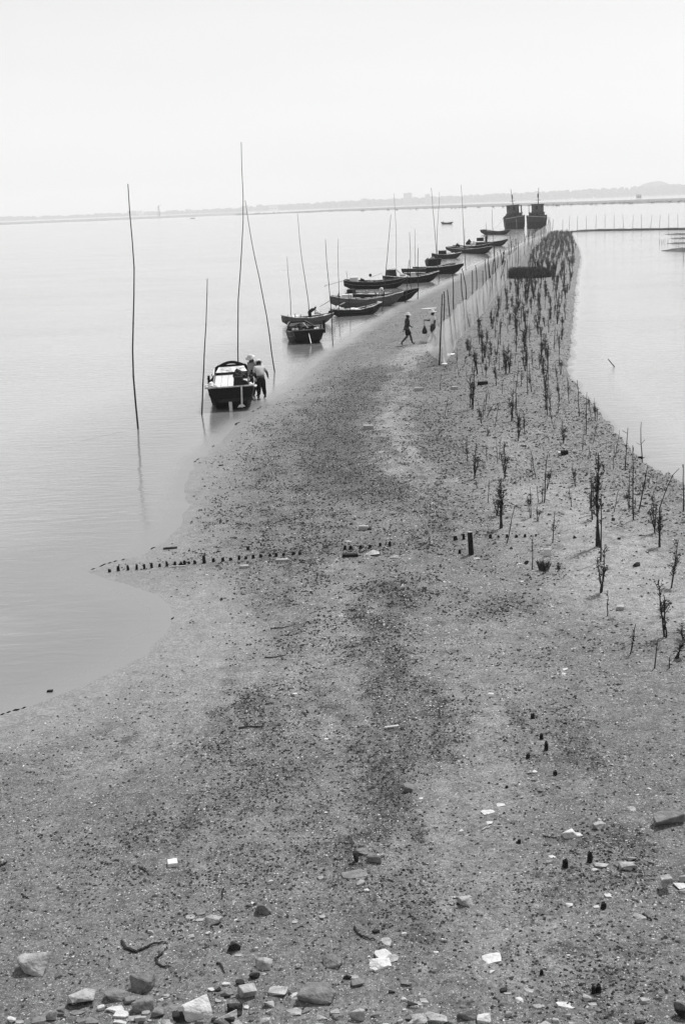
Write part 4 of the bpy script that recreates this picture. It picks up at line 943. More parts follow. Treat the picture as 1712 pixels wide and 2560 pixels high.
person('person in a white shirt and dark hat standing beyond the net fence', p, R(100), 0, s=1.02, shirt='cloth_white', legs='cloth_black', simple=True, hat='cloth_black', short=True)
p = W(3, 2.0, 0.05, .16)
person('person in black crouching in the small grey skiff beside a white cloth', p, R(-60), R(62), s=.78, shirt='cloth_black', legs='cloth_black', simple=True, hat=None, sleeves=2)
heap('cloth_heap', 'cloth_white', 3, 2.55, 0, .72, .24, 'white cloth beside the crouching man in the grey skiff', 'cloth', .9, 22)
heap('gear_heap', 'cloth_black', 3, 3.6, 0, .6, .24, 'black gear at the right end of the small grey skiff', 'gear', .8, 23)
heap('cloth_heap', 'cloth_white', 3, .95, 0, .55, .3, 'white cloth at the left end of the small grey skiff', 'cloth', .4, 24)

# ------------------------------------------------------------------ stumps
def stump(px, py, wpx, hpx, label, group, cat='stump', m='stump', capm=None, lean=0.0):
    p = G(px, py); d = (p - Vector((0, 0, CAM_H))).length; w_ = wpx * d / F / 2; h = hpx * d / F * 1.05
    rs = random.Random(int(px * 13 + py)); pts = []; n = 8
    prof = [(1.15, -.15), (1.05, 0), (.95, h * .4), (.9, h * .75), (.8, h * .96)]
    mb = MB(); v = []
    for k, (r, z) in enumerate(prof):
        for j in range(n):
            a = 2 * math.pi * j / n; rr_ = w_ * r * rs.uniform(.82, 1.18)
            v.append((rr_ * math.cos(a) + lean * max(z, 0), rr_ * math.sin(a), z + (rs.uniform(-.25, .12) * h if k == 4 else 0)))
    f = [(i * n + j, i * n + (j + 1) % n, (i + 1) * n + (j + 1) % n, (i + 1) * n + j) for i in range(4) for j in range(n)] + [tuple(4 * n + j for j in range(n))]
    o = mb.add(v, f).build('stump', m); o.location = p; return tag(o, label, cat, group)
ORD = ['first', 'second', 'third', 'fourth', 'fifth', 'sixth', 'seventh', 'eighth', 'ninth', 'tenth', 'eleventh', 'twelfth', 'thirteenth', 'fourteenth', 'fifteenth', 'sixteenth', 'seventeenth', 'eighteenth', 'nineteenth', 'twentieth', 'twenty-first', 'twenty-second', 'twenty-third', 'twenty-fourth', 'twenty-fifth', 'twenty-sixth']
row = [(195, 392, 20, 18), (252, 385, 20, 30), (315, 380, 18, 30), (373, 376, 16, 34), (422, 372, 16, 30), (470, 365, 18, 32), (522, 358, 18, 18), (568, 354, 17, 30), (622, 350, 20, 22), (662, 345, 24, 14), (685, 343, 22, 24), (712, 338, 18, 14), (752, 338, 22, 20), (812, 334, 24, 48), (873, 326, 20, 24), (935, 322, 22, 26), (985, 315, 22, 16), (1040, 312, 20, 26), (1085, 306, 22, 15), (1133, 302, 20, 22), (1182, 295, 22, 18), (1242, 290, 18, 16), (1283, 290, 22, 20), (1330, 284, 22, 16), (1395, 279, 24, 18), (1437, 278, 22, 18)]
for i, (x, y, w_, h) in enumerate(row):
    stump(200 + x * .3827, 1280 + y * .3827, w_ * .3827, h * .3827 * 1.1, f'short black stump, {ORD[i]} from the water end of the left row', 'black stumps in the row across the beach')
row2 = [(208, 288, 20, 26), (245, 286, 24, 22), (307, 282, 20, 24), (367, 276, 20, 20), (430, 266, 18, 20), (492, 265, 18, 30), (905, 227, 26, 26), (957, 223, 20, 36), (932, 314, 18, 26)]
lab2 = ['first stump of the short middle row, beside the flat black wood', 'broad second stump of the short middle row', 'third stump of the short middle row', 'fourth stump of the short middle row above the pale flat stone', 'fifth stump of the short middle row', 'taller last stump at the right end of the short middle row', 'ragged stump second left of the thick dark post', 'square stump immediately left of the thick dark post', 'small stump at the foot of the thick dark post']
for (x, y, w_, h), l in zip(row2, lab2): stump(780 + x * .3954, 1260 + y * .3954, w_ * .3954, h * .3954, l, 'black stumps in the row across the beach')
row3 = [(1125, 216, 20, 24), (1177, 211, 18, 12), (1230, 212, 16, 20), (1290, 211, 20, 16), (1345, 209, 18, 18), (1383, 206, 12, 10), (1413, 204, 12, 14)]
for i, (x, y, w_, h) in enumerate(row3): stump(780 + x * .3954, 1260 + y * .3954, w_ * .3954, h * .3954, f'small black stump, {ORD[i]} right of the thick dark post', 'black stumps in the row across the beach')
p = G(780 + 1005 * .3954, 1260 + 320 * .3954); tp_ = at_y(780 + 996 * .3954, 1260 + 174 * .3954, p.y)
t = empty('post', p); tag(t, 'thick dark wooden post, tallest in the stump row, leaning left', 'post')
d = tp_ - p; MB().tube([-d * .2, d * .5, d * .97], [.062, .058, .055], 9).build('shaft', 'stump', t); MB().tube([d * .975, d * 1.0], [.054, .05], 9).build('pale_top', 'rock_pale', t)
for x, y, w_, h, l in [(592, 245, 26, 30, 'small ragged black stump highest of the right foreground group'), (648, 378, 26, 34, 'black stump left above the pale topped peg'), (560, 500, 28, 24, 'low black stump left of the pale topped peg'), (735, 608, 28, 26, 'low black stump right of the small pale flake'), (800, 1200, 34, 52, 'pointed black stump left of the rounded flat rock'), (957, 1165, 34, 68, 'tallest black stump beside the rounded flat rock'), (425, 690, 20, 14, 'tiny black stump alone left of the foreground group'), (505, 1045, 24, 24, 'small black stump left of the broken white rock')]:
    stump(1100 + x * .3903, 1700 + y * .3903, w_ * .3903, h * .3903, l, 'black stumps in the right foreground')
x, y = 678, 448; stump(1100 + x * .3903, 1700 + y * .3903, 26 * .3903, 52 * .3903, 'upright black peg with a pale top in the right foreground', 'black stumps in the right foreground')
for x, y, w_, h, l in [(905, 12, 30, 22, 'black stump left of the thick layered rock'), (1117, 245, 30, 36, 'leaning black stump right of a small pale stone'), (778, 608, 20, 26, 'tiny black stump in open gravel near the bottom'), (1062, 712, 24, 42, 'left one of two black stumps by the round pale stone'), (1090, 705, 28, 44, 'right one of two black stumps by the round pale stone')]:
    stump(1000 + x * .4541, 2160 + y * .4541, w_ * .4541, h * .4541, l, 'black stumps in the right foreground')
stump(620, 1375, 8, 10, 'lone small black peg on the mud just below the stump row', 'black stumps in the row across the beach')

# ------------------------------------------------------------------ rocks
def rock(px, py, wpx, hpx, m, label, flat=0.0, name='rock', cat='rock', npts=13, seed=None, group=None, yaw=None, boxy=.58, burial=.13):
    p = G(px, py + hpx * .22); d = (p - Vector((0, 0, CAM_H))).length; W_ = wpx * d / F; hm = hpx * d / F
    dep = math.asin(min(1, CAM_H / d)); Dp = W_ * random.uniform(.65, .85)
    if flat: H_ = W_ * flat; Dp = min(hm / math.sin(dep), W_ * 1.3)
    else: H_ = min(max((hm - Dp * math.sin(dep) * .8) / math.cos(dep) * 1.15, W_ * .45), W_ * .95)
    rs = random.Random(seed if seed is not None else int(px * 7 + py * 3)); bm = bmesh.new()
    for i in range(npts):
        a = rs.uniform(0, 6.283); zz = rs.uniform(-1, 1); r_ = (1 - abs(zz) ** 4) ** .5
        q = Vector((math.cos(a) * r_, math.sin(a) * r_, zz))
        for k in range(3): q[k] = math.copysign(abs(q[k]) ** boxy, q[k])
        q *= rs.uniform(.78, 1.05)
        bm.verts.new((q.x * W_ * .5, q.y * Dp * .5, q.z * H_ * .5))
    res = bmesh.ops.convex_hull(bm, input=bm.verts)
    bmesh.ops.delete(bm, geom=[g for g in set(res['geom_interior'] + res['geom_unused']) if isinstance(g, bmesh.types.BMVert)], context='VERTS')
    bmesh.ops.dissolve_limit(bm, angle_limit=R(9), verts=bm.verts, edges=bm.edges)
    bmesh.ops.bevel(bm, geom=list(bm.edges), offset=min(W_, H_) * .035, segments=1, affect='EDGES')
    xs = [v.co.x for v in bm.verts]; zs_ = [v.co.z for v in bm.verts]; kx = W_ / max(.01, max(xs) - min(xs)); zmin = min(zs_)
    zmax = max(zs_)
    for v_ in bm.verts:
        v_.co.x *= kx; tz = (v_.co.z - zmin) / max(1e-4, zmax - zmin)
        if not flat and tz < .5: q = .90 + .20 * tz; v_.co.x *= q; v_.co.y *= q
        v_.co.z -= zmin
    me = bpy.data.meshes.new(name); bm.to_mesh(me); bm.free(); me.materials.append(M[m])
    o = bpy.data.objects.new(name, me); C.objects.link(o); o.location = p - Vector((0, 0, H_ * burial)); o.rotation_euler.z = rs.uniform(-.25, .25) if yaw is None else yaw
    return tag(o, label, cat, group)
def rocks(ox, oy, k, L):
    for e in L:
        x, y, w_, h, m, lab = e[:6]; rock(ox + x * k, oy + y * k, w_ * k, h * k, m, lab, **(e[6] if len(e) > 6 else {}))
FL = dict(flat=.14); FT = dict(flat=.25)
rocks(0, 2200, .3827, [
 (230, 545, 200, 180, 'rock_pale', 'large pale grooved boulder alone at the left edge'),
 (385, 622, 50, 40, 'rock_mid', 'small grey stone just right of the large grooved boulder'),
 (540, 770, 185, 105, 'rock_pale', 'pale stone with a dark hollow front, below the grooved boulder'),
 (775, 740, 160, 100, 'rock_mid', 'grey wedge leaning against the upright slab, lower left'),
 (935, 680, 155, 150, 'rock_mid', 'upright grey slab with a dark left face, lower left'),
 (940, 815, 140, 120, 'rock_mid', 'broad grey block under the upright slab'),
 (850, 785, 80, 60, 'rock_mid', 'small grey piece wedged beneath the leaning wedge'),
 (340, 890, 80, 85, 'rock_pale', 'pale upright stone at the bottom left'),
 (260, 920, 90, 60, 'rock_mid', 'grey stone at the bottom edge left of the pale upright one'),
 (405, 865, 60, 60, 'rock_mid', 'grey stone right of the pale upright one'),
 (75, 915, 55, 45, 'rock_white', 'small white stone in the bottom left corner'),
 (130, 925, 60, 22, 'rock_pale', 'thin flat pale chip in the bottom left corner', FL),
 (665, 835, 45, 50, 'rock_white', 'small square white stone left of the white slabs'),
 (750, 838, 110, 40, 'rock_white', 'upper white slab under the leaning grey wedge', FT),
 (795, 872, 95, 55, 'rock_white', 'lower white slab under the leaning grey wedge', FT),
 (510, 860, 85, 30, 'rock_mid', 'flat grey stone below the hollow fronted stone', FL),
 (540, 912, 80, 26, 'rock_mid', 'flat grey slab at the bottom edge, lower left', FL),
 (600, 930, 90, 40, 'rock_mid', 'grey stone cut by the bottom edge, lower left'),
 (1300, 850, 185, 160, 'rock_white', 'biggest white boulder at the bottom left'),
 (1180, 895, 110, 90, 'rock_dark', 'dark stone tucked left of the biggest white boulder'),
 (1470, 895, 150, 115, 'rock_pale', 'pale flat rock right of the biggest white boulder'),
 (1550, 935, 70, 40, 'rock_pale', 'pale stone at the bottom edge right of the pale flat rock'),
 (1385, 265, 115, 75, 'rock_pale', 'pale topped stone with a dark front, left of the round rock'),
 (1305, 213, 75, 35, 'rock_mid', 'flat grey flake above the pale topped stone', FT),
 (1245, 238, 60, 26, 'rock_pale', 'thin pale flake left of the pale topped stone', FL),
 (1305, 256, 60, 22, 'rock_pale', 'thin flake touching the pale topped stone', FL),
 (985, 338, 40, 28, 'rock_pale', 'small pale stone alone left of the curved twig'),
 (1245, 370, 50, 28, 'rock_pale', 'small oval pale stone below the flake group'),
 (1360, 345, 36, 24, 'rock_white', 'little white stone below the pale topped stone'),
 (1380, 718, 48, 30, 'rock_white', 'little white stone above the biggest white boulder'),
 (1045, 780, 42, 32, 'rock_white', 'little white stone right of the upright slab'),
 (1430, 775, 75, 35, 'rock_mid', 'flat grey flake above the pale flat rock', FT),
 (1500, 738, 55, 26, 'rock_mid', 'small grey flake with a dark underside, bottom left', FT),
 (1080, 760, 70, 22, 'rock_mid', 'thin grey chip right of the broad block', FL),
 (1030, 870, 90, 70, 'rock_mid', 'grey stone right of the broad grey block at the bottom'),
 (890, 900, 80, 40, 'rock_pale', 'pale chip below the lower white slab', FT),
 (1100, 925, 80, 40, 'rock_pale', 'pale chip at the bottom edge left of the white boulder', FT),
 (785, 930, 80, 24, 'rock_white', 'white chip at the bottom edge under the white slabs', FT),
])
rocks(400, 2160, .3827, [
 (678, 292, 98, 98, 'rock_mid', 'round smooth rock sunk in the gravel'),
 (475, 538, 85, 85, 'rock_dark', 'black pointed stone between the twigs and the round rock'),
 (515, 590, 50, 22, 'rock_pale', 'pale chip at the foot of the black pointed stone', FL),
 (672, 650, 120, 110, 'rock_pale', 'ridge shaped pale rock with a dark hole beneath'),
 (620, 733, 70, 55, 'rock_dark', 'dark stone in the hollow under the ridge shaped rock'),
 (525, 775, 62, 48, 'rock_dark', 'small black stone left below the ridge shaped rock'),
 (570, 838, 120, 100, 'rock_pale', 'pale topped wedge with a black front near the bottom'),
 (772, 818, 125, 78, 'rock_pale', 'flat pale triangular rock right of the pale wedge', FT),
 (1010, 845, 235, 130, 'rock_mid', 'largest cracked grey rock in the lower middle'),
 (1115, 632, 135, 110, 'rock_mid', 'blocky rock with a pale top and black base, above the cracked one'),
 (900, 668, 40, 50, 'rock_pale', 'small pale stone left of the blocky rock'),
 (1455, 590, 110, 70, 'rock_white', 'folded white flake at the top of the white pile', FT),
 (1435, 650, 135, 62, 'rock_white', 'widest white flake of the white pile', FT),
 (1398, 692, 56, 40, 'rock_white', 'little round white piece under the white pile'),
 (1520, 612, 70, 45, 'rock_pale', 'grey shard right of the white pile', FT),
 (1480, 497, 68, 50, 'rock_pale', 'pale triangular shard above the white pile', FL),
 (1410, 442, 50, 34, 'rock_dark', 'small black stone at the end of the curved root'),
 (1290, 990, 98, 105, 'rock_pale', 'rounded pale stone near the bottom, middle'),
 (490, 943, 98, 80, 'rock_dark', 'dark stone right of the pale flat rock at the bottom'),
 (1310, 122, 64, 46, 'rock_pale', 'small pale stone with a dark front under the flat flake'),
 (1045, 92, 44, 34, 'rock_pale', 'small pale stone left of the flat flake'),
 (722, 120, 44, 34, 'rock_white', 'small white stone above the round smooth rock'),
 (1345, 172, 40, 24, 'rock_white', 'white chip just below the dark fronted small stone'),
 (878, 962, 95, 46, 'rock_pale', 'mottled pale stone at the bottom, left of the rounded one', FT),
 (950, 962, 60, 34, 'rock_mid', 'grey stone touching the mottled pale stone'),
 (1065, 998, 70, 30, 'rock_pale', 'slanting flat stone at the bottom, left of the rounded one', FT),
 (710, 962, 36, 30, 'rock_white', 'white pebble left of the mottled pale stone'),
 (1265, 735, 60, 26, 'rock_pale', 'thin pale shard below the blocky rock', FL),
 (1290, 778, 90, 45, 'rock_mid', 'grey stone with a dark pit right of the cracked rock'),
 (880, 373, 36, 26, 'rock_pale', 'pale shard alone right of the round rock', FT),
 (400, 880, 75, 34, 'rock_pale', 'flat pale flake left of the pale wedge', FL),
 (565, 935, 40, 26, 'rock_white', 'white chip right of the dark bottom stone'),
 (610, 255, 32, 18, 'rock_white', 'tiny white stone left of the round smooth rock'),
 (1060, 340, 40, 22, 'rock_pale', 'pale chip above the curved root', FT),
])
rocks(1000, 2160, .4541, [
 (365, 205, 80, 62, 'rock_pale', 'pale blocky stone alone in the middle right'),
 (475, 508, 150, 68, 'rock_white', 'broad flat whitish slab lying in the gravel', dict(flat=.07)),
 (505, 595, 36, 24, 'rock_white', 'white pebble below the broad whitish slab'),
 (198, 484, 28, 18, 'rock_white', 'white pebble left of the broad whitish slab'),
 (240, 420, 30, 24, 'rock_white', 'white pebble up left of the broad whitish slab'),
 (22, 387, 30, 28, 'rock_white', 'square white chip right of the white pile'),
 (1457, 122, 90, 84, 'rock_pale', 'large pale rock near the right edge'),
 (1535, 122, 72, 34, 'rock_white', 'flat white stone touching the large pale rock at right', FT),
 (1555, 82, 50, 50, 'rock_pale', 'pale stone cut by the right edge'),
 (1550, 152, 45, 26, 'rock_pale', 'small oval stone under the flat white stone at right'),
 (1245, 12, 95, 54, 'rock_pale', 'thick layered rock with a black front, right side'),
 (1320, 290, 72, 28, 'rock_pale', 'slim pale flake left of a black stick', FT),
 (930, 228, 40, 20, 'rock_white', 'oval white pebble left of the leaning black stump'),
 (1078, 237, 32, 16, 'rock_white', 'little white pebble touching the leaning black stump'),
 (1147, 172, 44, 22, 'rock_white', 'flat white pebble left of the large pale rock', FT),
 (1062, 32, 34, 22, 'rock_white', 'white pebble left of the thick layered rock'),
 (1027, 738, 48, 46, 'rock_pale', 'round pale topped stone below two black stumps'),
 (1055, 768, 44, 18, 'rock_pale', 'thin chip right of the round pale topped stone', FL),
 (705, 690, 50, 46, 'rock_pale', 'pale tilted stone at the lower middle right', FT),
 (915, 768, 95, 50, 'rock_white', 'ragged white flake at the bottom right', dict(flat=.05)),
 (595, 825, 38, 60, 'rock_pale', 'narrow upright pale stone near the bottom'),
 (375, 828, 120, 84, 'rock_mid', 'smooth grey rounded rock at the bottom'),
 (460, 850, 80, 56, 'rock_white', 'white rock beside the smooth grey rounded one'),
 (200, 846, 115, 50, 'rock_pale', 'long pale stone at the bottom, left of the smooth grey one', FT),
 (95, 865, 105, 44, 'rock_pale', 'pale rock cut by the bottom edge, middle'),
 (32, 655, 58, 40, 'rock_mid', 'grey stone right of the dark pitted stone'),
 (20, 745, 30, 22, 'rock_white', 'white pebble below the grey stone, lower middle'),
 (130, 750, 46, 24, 'rock_pale', 'smooth pale flat pebble, lower middle', FT),
 (95, 768, 60, 18, 'rock_pale', 'thin long pale chip, lower middle', FL),
 (568, 692, 44, 22, 'rock_dark', 'dark oval pebble left of the tilted pale stone'),
 (590, 710, 38, 14, 'rock_pale', 'slim pale chip under the dark oval pebble', FL),
 (1552, 815, 95, 110, 'rock_dark', 'big dark rock in the bottom right corner'),
 (1320, 875, 60, 24, 'rock_dark', 'dark stone on the bottom edge, right'),
 (1338, 482, 34, 24, 'rock_mid', 'small grey pebble right of centre, lower right'),
 (1198, 513, 18, 38, 'rock_white', 'narrow white shell standing in the gravel'),
])
rocks(1100, 1700, .3903, [
 (820, 985, 95, 80, 'rock_white', 'broken white rock with a notch, right side'),
 (882, 984, 50, 26, 'rock_white', 'small white chip right of the notched white rock', FT),
 (1018, 935, 78, 64, 'rock_pale', 'angular pale rock with a dark left face'),
 (1212, 822, 54, 32, 'rock_pale', 'flat pale chip upper right foreground', FL),
 (1470, 912, 200, 66, 'rock_mid', 'long dark fronted ledge stone at the right edge'),
 (1228, 1140, 72, 52, 'rock_pale', 'rear pale block of the stacked pair, right'),
 (1198, 1192, 112, 62, 'rock_pale', 'front thick block of the stacked pair, right'),
 (1032, 1160, 95, 66, 'rock_pale', 'rounded flat pale rock right of the tallest stump', FT),
 (985, 1215, 40, 26, 'rock_white', 'white pebble below the rounded flat rock'),
 (690, 1165, 44, 30, 'rock_pale', 'pale stone left of the pointed black stump'),
 (717, 1128, 46, 20, 'rock_white', 'slim white chip above the pointed black stump', FL),
 (302, 842, 92, 34, 'rock_white', 'long white flake in the middle right gravel', dict(flat=.08)),
 (385, 797, 54, 22, 'rock_white', 'smaller white flake above the long one', FL),
 (132, 975, 36, 34, 'rock_white', 'white pebble alone left of the long pale root'),
 (315, 912, 40, 22, 'rock_white', 'white chip below the long white flake', FT),
 (610, 585, 40, 18, 'rock_white', 'small pale flake beside a black stump', FT),
 (565, 630, 26, 16, 'rock_white', 'white pebble under the low black stump'),
 (325, 85, 40, 12, 'rock_white', 'flat white chip alone higher up the gravel', FL),
 (1340, 695, 26, 16, 'rock_white', 'small white pebble left of the right edge'),
 (1500, 628, 30, 20, 'rock_pale', 'pale pebble near the right edge'),
])
rocks(550, 1550, .3827, [
 (885, 1568, 85, 85, 'rock_dark', 'left dark rock of the touching pair in the middle'),
 (930, 1515, 80, 40, 'rock_mid', 'low grey stone behind the dark pair'),
 (1008, 1562, 100, 80, 'rock_mid', 'right rock of the touching pair, with pale edges'),
 (1240, 1098, 84, 78, 'rock_mid', 'lone grey rock on the dark gravel band'),
 (875, 1652, 165, 60, 'rock_mid', 'flat ragged flake just below the touching pair', dict(flat=.08)),
 (690, 1258, 26, 16, 'rock_white', 'white pebble left of the lone grey rock'),
 (692, 773, 26, 12, 'rock_white', 'white chip in the mid gravel', FL),
 (1312, 1162, 30, 14, 'rock_white', 'white chip below the lone grey rock', FL),
 (648, 1682, 36, 24, 'rock_pale', 'pale stone left of the flat ragged flake'),
 (488, 480, 32, 10, 'rock_white', 'thin white chip on the smooth mud', FL),
])
rocks(780, 1260, .3954, [
 (515, 334, 56, 30, 'rock_pale', 'dull pale stone below the stump row, middle'),
 (230, 235, 46, 12, 'rock_pale', 'thin pale chip above the short middle stump row', FL),
 (595, 186, 26, 20, 'rock_white', 'white pebble between the two stump rows'),
 (1032, 344, 48, 12, 'rock_pale', 'flat pale chip at the foot of the thick post', FL),
 (1332, 487, 36, 12, 'rock_white', 'white flat chip below the grass tuft', FL),
 (385, 312, 90, 30, 'rock_pale', 'pale wedge stone right of the flat black wood', FT),
])
rock(1100 + 1080 * .199, 1180 + 1140 * .199, 14, 12, 'rock_dark', 'dark hollow stone beside a thin bare seedling')
rock(1590, 1412, 20, 15, 'rock_dark', 'dark rounded stone on the pale right hand mud')
for x, y, w_, h, l in [(592, 535, 10, 12, 'black clod on the pale right hand mud, upper'), (660, 745, 9, 13, 'upright black clod on the pale right hand mud'), (165, 733, 11, 11, 'black clod left of the twin seedlings on the right')]:
    rock(1400 + x * .2217, 1180 + y * .2217, w_, h, 'rock_dark', l)
rock(1412, 1672, 16, 7, 'rock_white', 'white chip lying above a square white chip', flat=.2); rock(1408, 1683, 12, 9, 'rock_white', 'square white chip under another one, right side', flat=.2)
rq = random.Random(99)
for i in range(58):     # rubble along the bottom of the view
    px = rq.triangular(0, 1712, 420) if i < 44 else rq.uniform(900, 1712); py = 2560 - abs(rq.gauss(0, 50)) + 8; w_ = rq.uniform(10, 30)
    side = 'bottom left' if px < 600 else 'bottom middle' if px < 1150 else 'bottom right'
    rock(px, py, w_, w_ * rq.uniform(.4, .9), rq.choice(['rock_mid', 'rock_pale', 'rock_pale', 'rock_dark', 'rock_white']), 'small loose stone lying among the larger stones, ' + side, name='small_stone', cat='stone', group='small stones, ' + side, burial=.25)
def slabbox(px, py, wpx, hpx, dep_, m, label, cat='brick', yaw=0.0, name='brick', rounded=True):
    p = G(px, py + hpx * .4); d = (p - Vector((0, 0, CAM_H))).length; W_ = wpx * d / F
    bm = bmesh.new(); bmesh.ops.create_cube(bm, size=1); H_ = max(.03, hpx * d / F * .9)
    for v_ in bm.verts: v_.co = Vector((v_.co.x * W_ * random.uniform(.94, 1.02), v_.co.y * dep_ * random.uniform(.94, 1.04), v_.co.z * H_ * random.uniform(.94, 1.04)))
    bmesh.ops.bevel(bm, geom=list(bm.edges), offset=min(W_, H_) * .08, segments=2, affect='EDGES')
    me = bpy.data.meshes.new(name); bm.to_mesh(me); bm.free(); me.materials.append(M[m]); o = bpy.data.objects.new(name, me); C.objects.link(o)
    o.location = p + Vector((0, 0, H_ * .42)); o.rotation_euler = (random.uniform(-.06, .06), random.uniform(-.06, .06), yaw); return tag(o, label, cat)
slabbox(920, 1068, 25, 13, .18, 'brick', 'pale topped brick on the dark band beside the path', yaw=.1)
slabbox(909, 1319, 24, 12, .14, 'brick', 'pale topped brick above the short middle stump row', yaw=-.1)
slabbox(923, 1322, 10, 5, .08, 'rock_dark', 'small dark piece touching the brick above the stump row', 'stone', name='stone_piece')
slabbox(1135.5, 970, 15, 10, .2, 'brick', 'small pale brick left of the long black slab', yaw=.2)
slabbox(1047, 973, 22, 9, .25, 'brick', 'flat pale brick beside the path under the net')
slabbox(1206, 958, 26, 9, .22, 'stump', 'long black rounded slab among the seedlings', 'slab', name='slab')
slabbox(1550, 1519, 19, 12, .14, 'brick', 'white topped brick at the right among sparse seedlings', yaw=-.25)
slabbox(1410, 1133, 17, 11, .2, 'stump', 'black block with a white bag under it, right side', 'block', name='block')
slabbox(1400, 1132, 12, 5, .15, 'paper', 'crumpled white scrap left of the black block', 'litter', name='litter')
slabbox(1310, 1115, 10, 4, .06, 'stump', 'little dark chip lying between two seedlings', 'chip', name='wood_chip')
slabbox(426, 1370, 35, 4, .10, 'stump', 'dark driftwood board by the left waterline above the stump row', 'driftwood', name='driftwood')
slabbox(447, 1416, 34, 4, .04, 'bone', 'straight white stick lying through the stump row', 'stick', name='white_stick')
slabbox(705, 1400, 30, 7, .12, 'rock_pale', 'long pale stone under the right end of the stump row', 'stone', yaw=.15, name='stone_piece')
slabbox(611, 1416, 22, 8, .12, 'rock_pale', 'pale flattened stone just below the stump row', 'stone', yaw=.1, name='stone_piece')
slabbox(875, 1388, 40, 9, .16, 'stump', 'flat black wood piece below the short middle row', 'driftwood', yaw=.05, name='driftwood')
slabbox(979, 1817, 36, 5, .05, 'bone', 'short bleached stick on the dark gravel band', 'stick', yaw=.25, name='white_stick')
slabbox(432, 2157, 24, 13, .12, 'paper', 'torn white card lying on the left gravel', 'litter', yaw=.2, name='litter')
slabbox(126, 1728, 14, 3, .06, 'stump', 'small dark chip in the shallow water at left', 'chip', name='wood_chip')
slabbox(553, 1163, 12, 3, .05, 'stump', 'thin dark chip on the left waterline', 'chip', name='wood_chip')
slabbox(1368, 1381, 17, 22, .05, 'paper', 'crumpled white plastic bag above the grass tuft', 'litter', name='litter')
# foam disc and pale sheet
p = G(1110, 913); o = MB().lathe([(.001, .01), (.12, .0), (.15, .05), (.13, .09), (.001, .10)], (0, 0, 0), 14).build('foam_float', 'foam', smooth=True); o.location = p; tag(o, 'round white float at the foot of the first net stake', 'float')
p = G(1071, 772); mb = MB(); mb.add([(-.55, -.28, .02), (.5, -.05, .03), (.62, .25, .05), (-.1, .22, .05), (-.6, -.1, .03), (-.55, -.28, -.02), (.5, -.05, -.02), (.62, .25, -.02), (-.1, .22, -.02), (-.6, -.1, -.02)], [(0, 1, 2, 3, 4), (0, 5, 6, 1), (1, 6, 7, 2), (2, 7, 8, 3), (3, 8, 9, 4), (4, 9, 5, 0)])
o = mb.build('white_board', 'paper'); o.location = p; tag(o, 'white sheet lying on the mud beyond the two walking men', 'sheet')
# twigs
def twig(pts, k, ox, oy, r, label, m='twig'):
    P = [G(ox + a * k, oy + b * k) for a, b in pts]; Q = []
    for i in range(len(P) - 1):
        for u in range(4): Q.append(P[i].lerp(P[i + 1], u / 4) + Vector((random.uniform(-.01, .01), random.uniform(-.01, .01), random.uniform(.0, .012))))
    Q.append(P[-1]); c = Q[0].copy()
    mb = MB().tube([q - c + Vector((0, 0, r * .7)) for q in Q], [r * (1.1 - .6 * i / len(Q)) for i in range(len(Q))], 6)
    o = mb.build('twig', m); o.location = c; return tag(o, label, 'twig')
twig([(795, 415), (830, 455), (890, 475), (950, 450), (1000, 425), (1085, 412)], .3827, 0, 2200, .018, 'long dark twig curved like a hook, lower left')
twig([(1065, 480), (1020, 520), (1025, 545), (1075, 575), (1105, 568)], .3827, 0, 2200, .013, 'bent dark twig just below the hooked one')
twig([(1415, 550), (1445, 560), (1468, 610)], .3827, 0, 2200, .012, 'short bent twig above the big white boulder')
twig([(140, 95), (165, 115), (195, 125)], .3827, 0, 2200, .010, 'little twig near the left edge')
twig([(1460, 65), (1455, 100), (1445, 130)], .3827, 0, 2200, .012, 'thin crooked twig above the pale topped stone')
twig([(1275, 420), (1295, 460), (1340, 490), (1405, 500)], .3827, 400, 2160, .013, 'dark curved root above the white pile')
twig([(125, 712), (200, 700), (280, 702)], .3827, 550, 1550, .014, 'straight dark twig on the mid left gravel')
twig([(295, 250), (350, 248), (420, 235)], .3827, 550, 1550, .012, 'dark twig lying on the smooth mud, middle')
twig([(330, 60), (400, 55), (450, 45)], .3827, 550, 1550, .012, 'thin dark twig next to white scraps, upper middle')
twig([(265, 968), (320, 942), (400, 940)], .3903, 1100, 1700, .009, 'long pale root on the right gravel', 'bone')
twig([(660, 1005), (700, 1012), (745, 1012)], .3903, 1100, 1700, .010, 'small dark twig left of the notched white rock')
twig([(905, 1225), (940, 1245), (975, 1275)], .3827, 0, 1700, .010, 'small dark twig below the torn card')
twig([(0, 1222), (25, 1210), (48, 1195)], .3827, 0, 1700, .016, 'dark stick cut by the left edge')
twig([(1335, 285), (1360, 300), (1385, 312)], .4541, 1000, 2160, .016, 'black stick under the slim pale flake')

